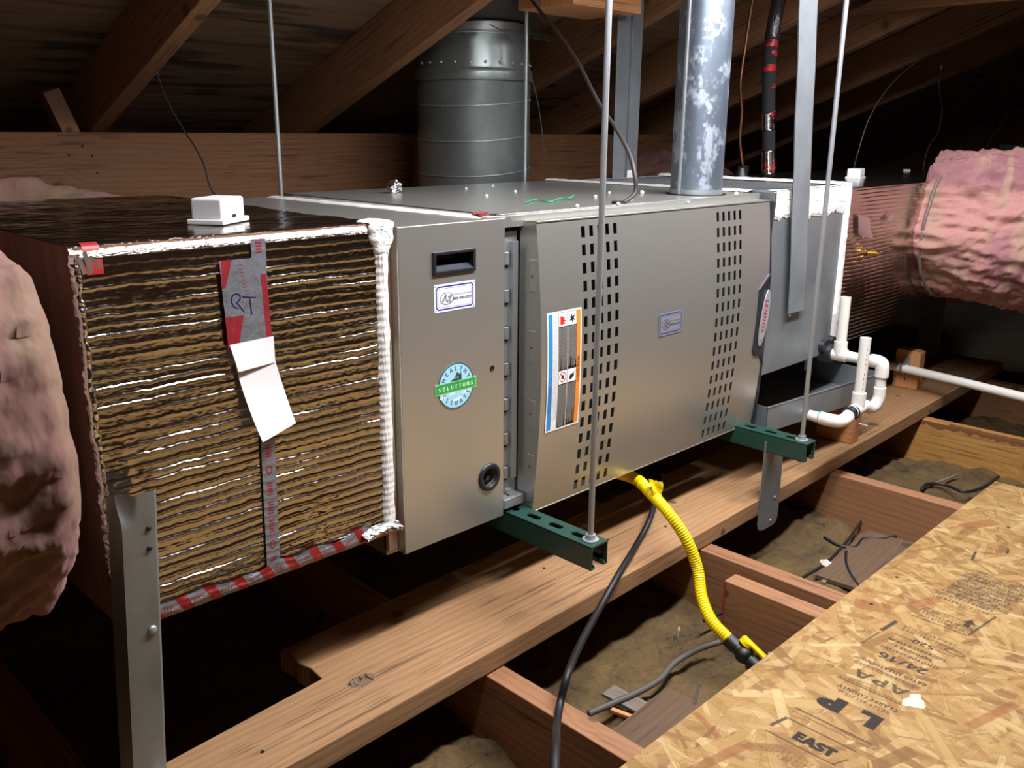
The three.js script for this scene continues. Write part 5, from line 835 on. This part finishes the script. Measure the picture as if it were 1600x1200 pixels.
{
  const p = atZ(1577, 290, -1.38), t = thing('junction_box', 'grey steel junction box half hidden by pink insulation', 'junction box', [p.x, 0.838, p.z]);
  mesh('housing', box(p.x - 0.065, p.x + 0.075, 0.839, 0.925, p.z - 0.05, p.z + 0.05, 0.004), M.ironGrey, t); mesh('connector', cyl(V(p.x - 0.065, 0.905, p.z + 0.02), V(p.x - 0.09, 0.895, p.z + 0.02), 0.010, 0.010, 10), M.ironGrey, t);
}
one('metal_scrap', box(-0.02, 0.025, 0, 0.006, -0.012, 0.012, 0.001).rotateY(0.5).translate(...atY(1416, 267, 0.8395).setY(0.8395).toArray()), M.galvSmooth, 'bent scrap of sheet metal on the far foil box', 'scrap');

// ---------------------------------------------------------------- litter on the furnace top and in the bays
{
  const p = atY(616, 302, 0.842); const g = new THREE.IcosahedronGeometry(0.014, 3); const q = g.attributes.position; for (let i = 0; i < q.count; i++) { const k = 1 + 0.7 * n3(q.getX(i) * 120, q.getY(i) * 120, q.getZ(i) * 120); q.setXYZ(i, q.getX(i) * k, q.getY(i) * k * 1.1, q.getZ(i) * k); } g.computeVertexNormals();
  one('foil_wad', g.translate(p.x, 0.855, p.z), M.foilBright, 'crumpled wad of bright foil on the furnace top', 'scrap');
  one('twist_wire', tube([atY(820, 317, 0.8445), atY(838, 312, 0.845), atY(858, 315, 0.8445), atY(876, 310, 0.845), atY(890, 309, 0.847), atY(897, 305, 0.85)], 0.0014, 40, 6), M.greenWire, 'short green wire lying on the furnace top', 'wire');
  const crumbs = [[728, 296], [770, 292], [805, 301], [930, 309], [952, 303], [986, 314], [1003, 303], [902, 324], [966, 320], [760, 308], [1150, 305], [1075, 318]];
  for (const [px, py] of crumbs) { const s = rr(0.0022, 0.0042), c = atY(px, py, 0.842); const gg = new THREE.IcosahedronGeometry(s, 1); const pp = gg.attributes.position; for (let i = 0; i < pp.count; i++) { const k = 1 + 0.4 * n3(pp.getX(i) * 500 + px, pp.getY(i) * 500, pp.getZ(i) * 500); pp.setXYZ(i, pp.getX(i) * k * 1.3, pp.getY(i) * k, pp.getZ(i) * k); } one('sealant_crumb', gg.translate(c.x, 0.842 + s * 0.8, c.z), M.mastic, 'tiny white crumb of dried sealant on the furnace top', 'crumb', 'sealant crumbs'); }
  const rc = atY(763, 338, 0.842); const rg = new THREE.IcosahedronGeometry(0.009, 4); { const q2 = rg.attributes.position; for (let i = 0; i < q2.count; i++) { const k = 1 + 0.8 * n3(q2.getX(i) * 160, q2.getY(i) * 160, q2.getZ(i) * 160 + 3); q2.setXYZ(i, q2.getX(i) * k * 1.5, q2.getY(i) * k * 0.45, q2.getZ(i) * k); } rg.computeVertexNormals(); } one('tape_scrap', rg.translate(rc.x, 0.8445, -1.03), new THREE.MeshStandardMaterial({ color: 0x7a3532, roughness: 0.9 }), 'crushed red tape scrap at the filter cabinet corner', 'scrap');
}
{
  const FL = 0.035, lay = (pts, r, n = 50) => tube(pts.map(([x, y, h]) => atY(x, y, h ?? FL + r)), r, n, 8);
  one('floor_cable', lay([[920, 1115], [955, 1100], [1000, 1080], [1030, 1062], [1055, 1035], [1090, 1015], [1125, 1003]], 0.0055, 60), M.cableDark, 'grey cable lying on the insulation below the yellow valve', 'cable');
  one('floor_cable', lay([[1100, 970], [1125, 958], [1140, 952]], 0.004, 12), M.rubber, 'short black cable end beside the sister board', 'cable');
  one('floor_cable', lay([[1250, 905], [1290, 880], [1318, 852], [1335, 830], [1345, 815]], 0.0035), M.rubber, 'dark cable crossing the insulation beside the reddish joist', 'cable');
  one('floor_cable', lay([[1288, 840], [1310, 852], [1335, 855], [1350, 842], [1375, 843], [1400, 838]], 0.0040), M.rubber, 'dark cable bending around in the bay behind the strand board', 'cable');
  one('floor_cable', lay([[1322, 862], [1322, 880], [1330, 900], [1345, 920]], 0.0040), M.rubber, 'doubled dark cable dropping towards the strand board edge', 'cable');
  one('floor_cable', lay([[1440, 765], [1450, 756], [1475, 757], [1505, 768], [1535, 762], [1560, 745]], 0.0045), M.rubber, 'black cable curling in the bay behind the strand board corner', 'cable');
  const stick = (a, b, w, h, label, m = M.block) => { const p = atY(...a, FL), q = atY(...b, FL), d = q.clone().sub(p), L = d.length(); const g = wbox(0, L, 0, h, -w / 2, w / 2, 'x', 0.001); g.rotateY(-Math.atan2(d.z, d.x)).translate(p.x, FL - 0.004, p.z); one('wood_scrap', g, m, label, 'wood scrap'); };
  const grey = new THREE.MeshStandardMaterial({ map: woodTex(0x8a7f70, 0x6a6054, 0x4a4238), roughness: 0.9 }), brown = new THREE.MeshStandardMaterial({ map: woodTex(0x6d5640, 0x57432f, 0x3a2c20), roughness: 0.9 });
  stick([950, 1078], [1030, 1120], 0.035, 0.006, 'grey weathered lath lying under the floor cable', grey);
  stick([955, 1108], [1003, 1126], 0.009, 0.006, 'thin split of pale wood beside the grey lath');
  stick([985, 1170], [1075, 1095], 0.085, 0.012, 'wide dull brown board scrap in front of the grey lath', brown);
  stick([1285, 910], [1370, 835], 0.010, 0.005, 'long thin grey stick in the bay beside the reddish joist', grey);
  stick([1345, 925], [1420, 850], 0.20, 0.010, 'flat brown panel lying in the bay against the reddish joist', brown);
  stick([1445, 760], [1497, 741], 0.006, 0.005, 'short grey twig behind the strand board corner', grey);
  one('long_nail', cyl(atY(1083, 1110, FL), atY(1093, 1067, 0.075), 0.0024, 0.0024, 10), M.galvSmooth, 'bright nail standing upright in the insulation', 'nail');
  one('metal_stake', box(0, 0.006, 0, 0.002, 0, 0.11, 0.0005).rotateY(0.5).translate(...atY(1200, 1022, FL + 0.003).toArray()), M.galvSmooth, 'pale metal strip beside the yellow valve', 'scrap');
  const cp = atY(1290, 884, FL); { const g = new THREE.IcosahedronGeometry(0.012, 2); const p = g.attributes.position; for (let i = 0; i < p.count; i++) { const k = 1 + 0.6 * n3(p.getX(i) * 130, p.getY(i) * 130, p.getZ(i) * 130); p.setXYZ(i, p.getX(i) * k, p.getY(i) * k * 0.6, p.getZ(i) * k); } g.computeVertexNormals(); one('plaster_chunk', g.translate(cp.x, FL + 0.006, cp.z), new THREE.MeshStandardMaterial({ color: 0xc9bfae, roughness: 0.9 }), 'pale plaster chunk beside the thin grey stick', 'rubble'); }
  const fl = atY(1060, 992, FL); one('foil_scrap', box(-0.007, 0.007, 0, 0.014, -0.001, 0.001, 0.0004).rotateY(0.6).translate(fl.x, FL, fl.z), M.whitePlastic, 'small pale scrap on the insulation in the plank shadow', 'scrap');
}

// ---------------------------------------------------------------- the shop light (above the frame)
{
  const t = thing('shop_light', 'long twin tube shop light hanging under the rafters in front of the furnace', 'lamp', LAMP.toArray());
  const d = LAMP_AIM.clone().sub(LAMP).normalize(), q = new THREE.Quaternion().setFromUnitVectors(V(0, -1, 0), d);
  const put = (g) => g.applyQuaternion(q).translate(LAMP.x, LAMP.y, LAMP.z), half = LAMP_LENGTH / 2 + 0.03;
  const hood = ext([[-0.085, -0.042], [-0.060, 0.050], [0.060, 0.050], [0.085, -0.042], [0.083, -0.042], [0.058, 0.047], [-0.058, 0.047], [-0.083, -0.042]], 2 * half).rotateY(Math.PI / 2).translate(-half, 0, 0);
  mesh('hood', put(hood), new THREE.MeshStandardMaterial({ color: 0xd8d8d4, roughness: 0.4, side: THREE.DoubleSide }), t);
  for (const s of [-1, 1]) mesh('end_cap', put(box(s * half - 0.002, s * half + 0.002, -0.042, 0.050, -0.084, 0.084, 0.001)), new THREE.MeshStandardMaterial({ color: 0xd8d8d4, roughness: 0.4 }), t);
  for (const z of [-0.026, 0.026]) mesh('tube', put(new THREE.CylinderGeometry(0.013, 0.013, LAMP_LENGTH, 20).rotateZ(Math.PI / 2).translate(0, 0.020, z)), new THREE.MeshStandardMaterial({ color: 0xffffff, emissive: LAMP_COLOUR, emissiveIntensity: 5 }), t);
  for (const s of [-1, 1]) { const a = V(s * 0.5, 0.05, 0).applyQuaternion(q).add(LAMP); mesh('chain', cyl(a, V(a.x, deckY(a.z) - 0.001, a.z), 0.003, 0.003, 8), M.zinc, t); }
}
console.log('done');
renderer.render(scene, camera);
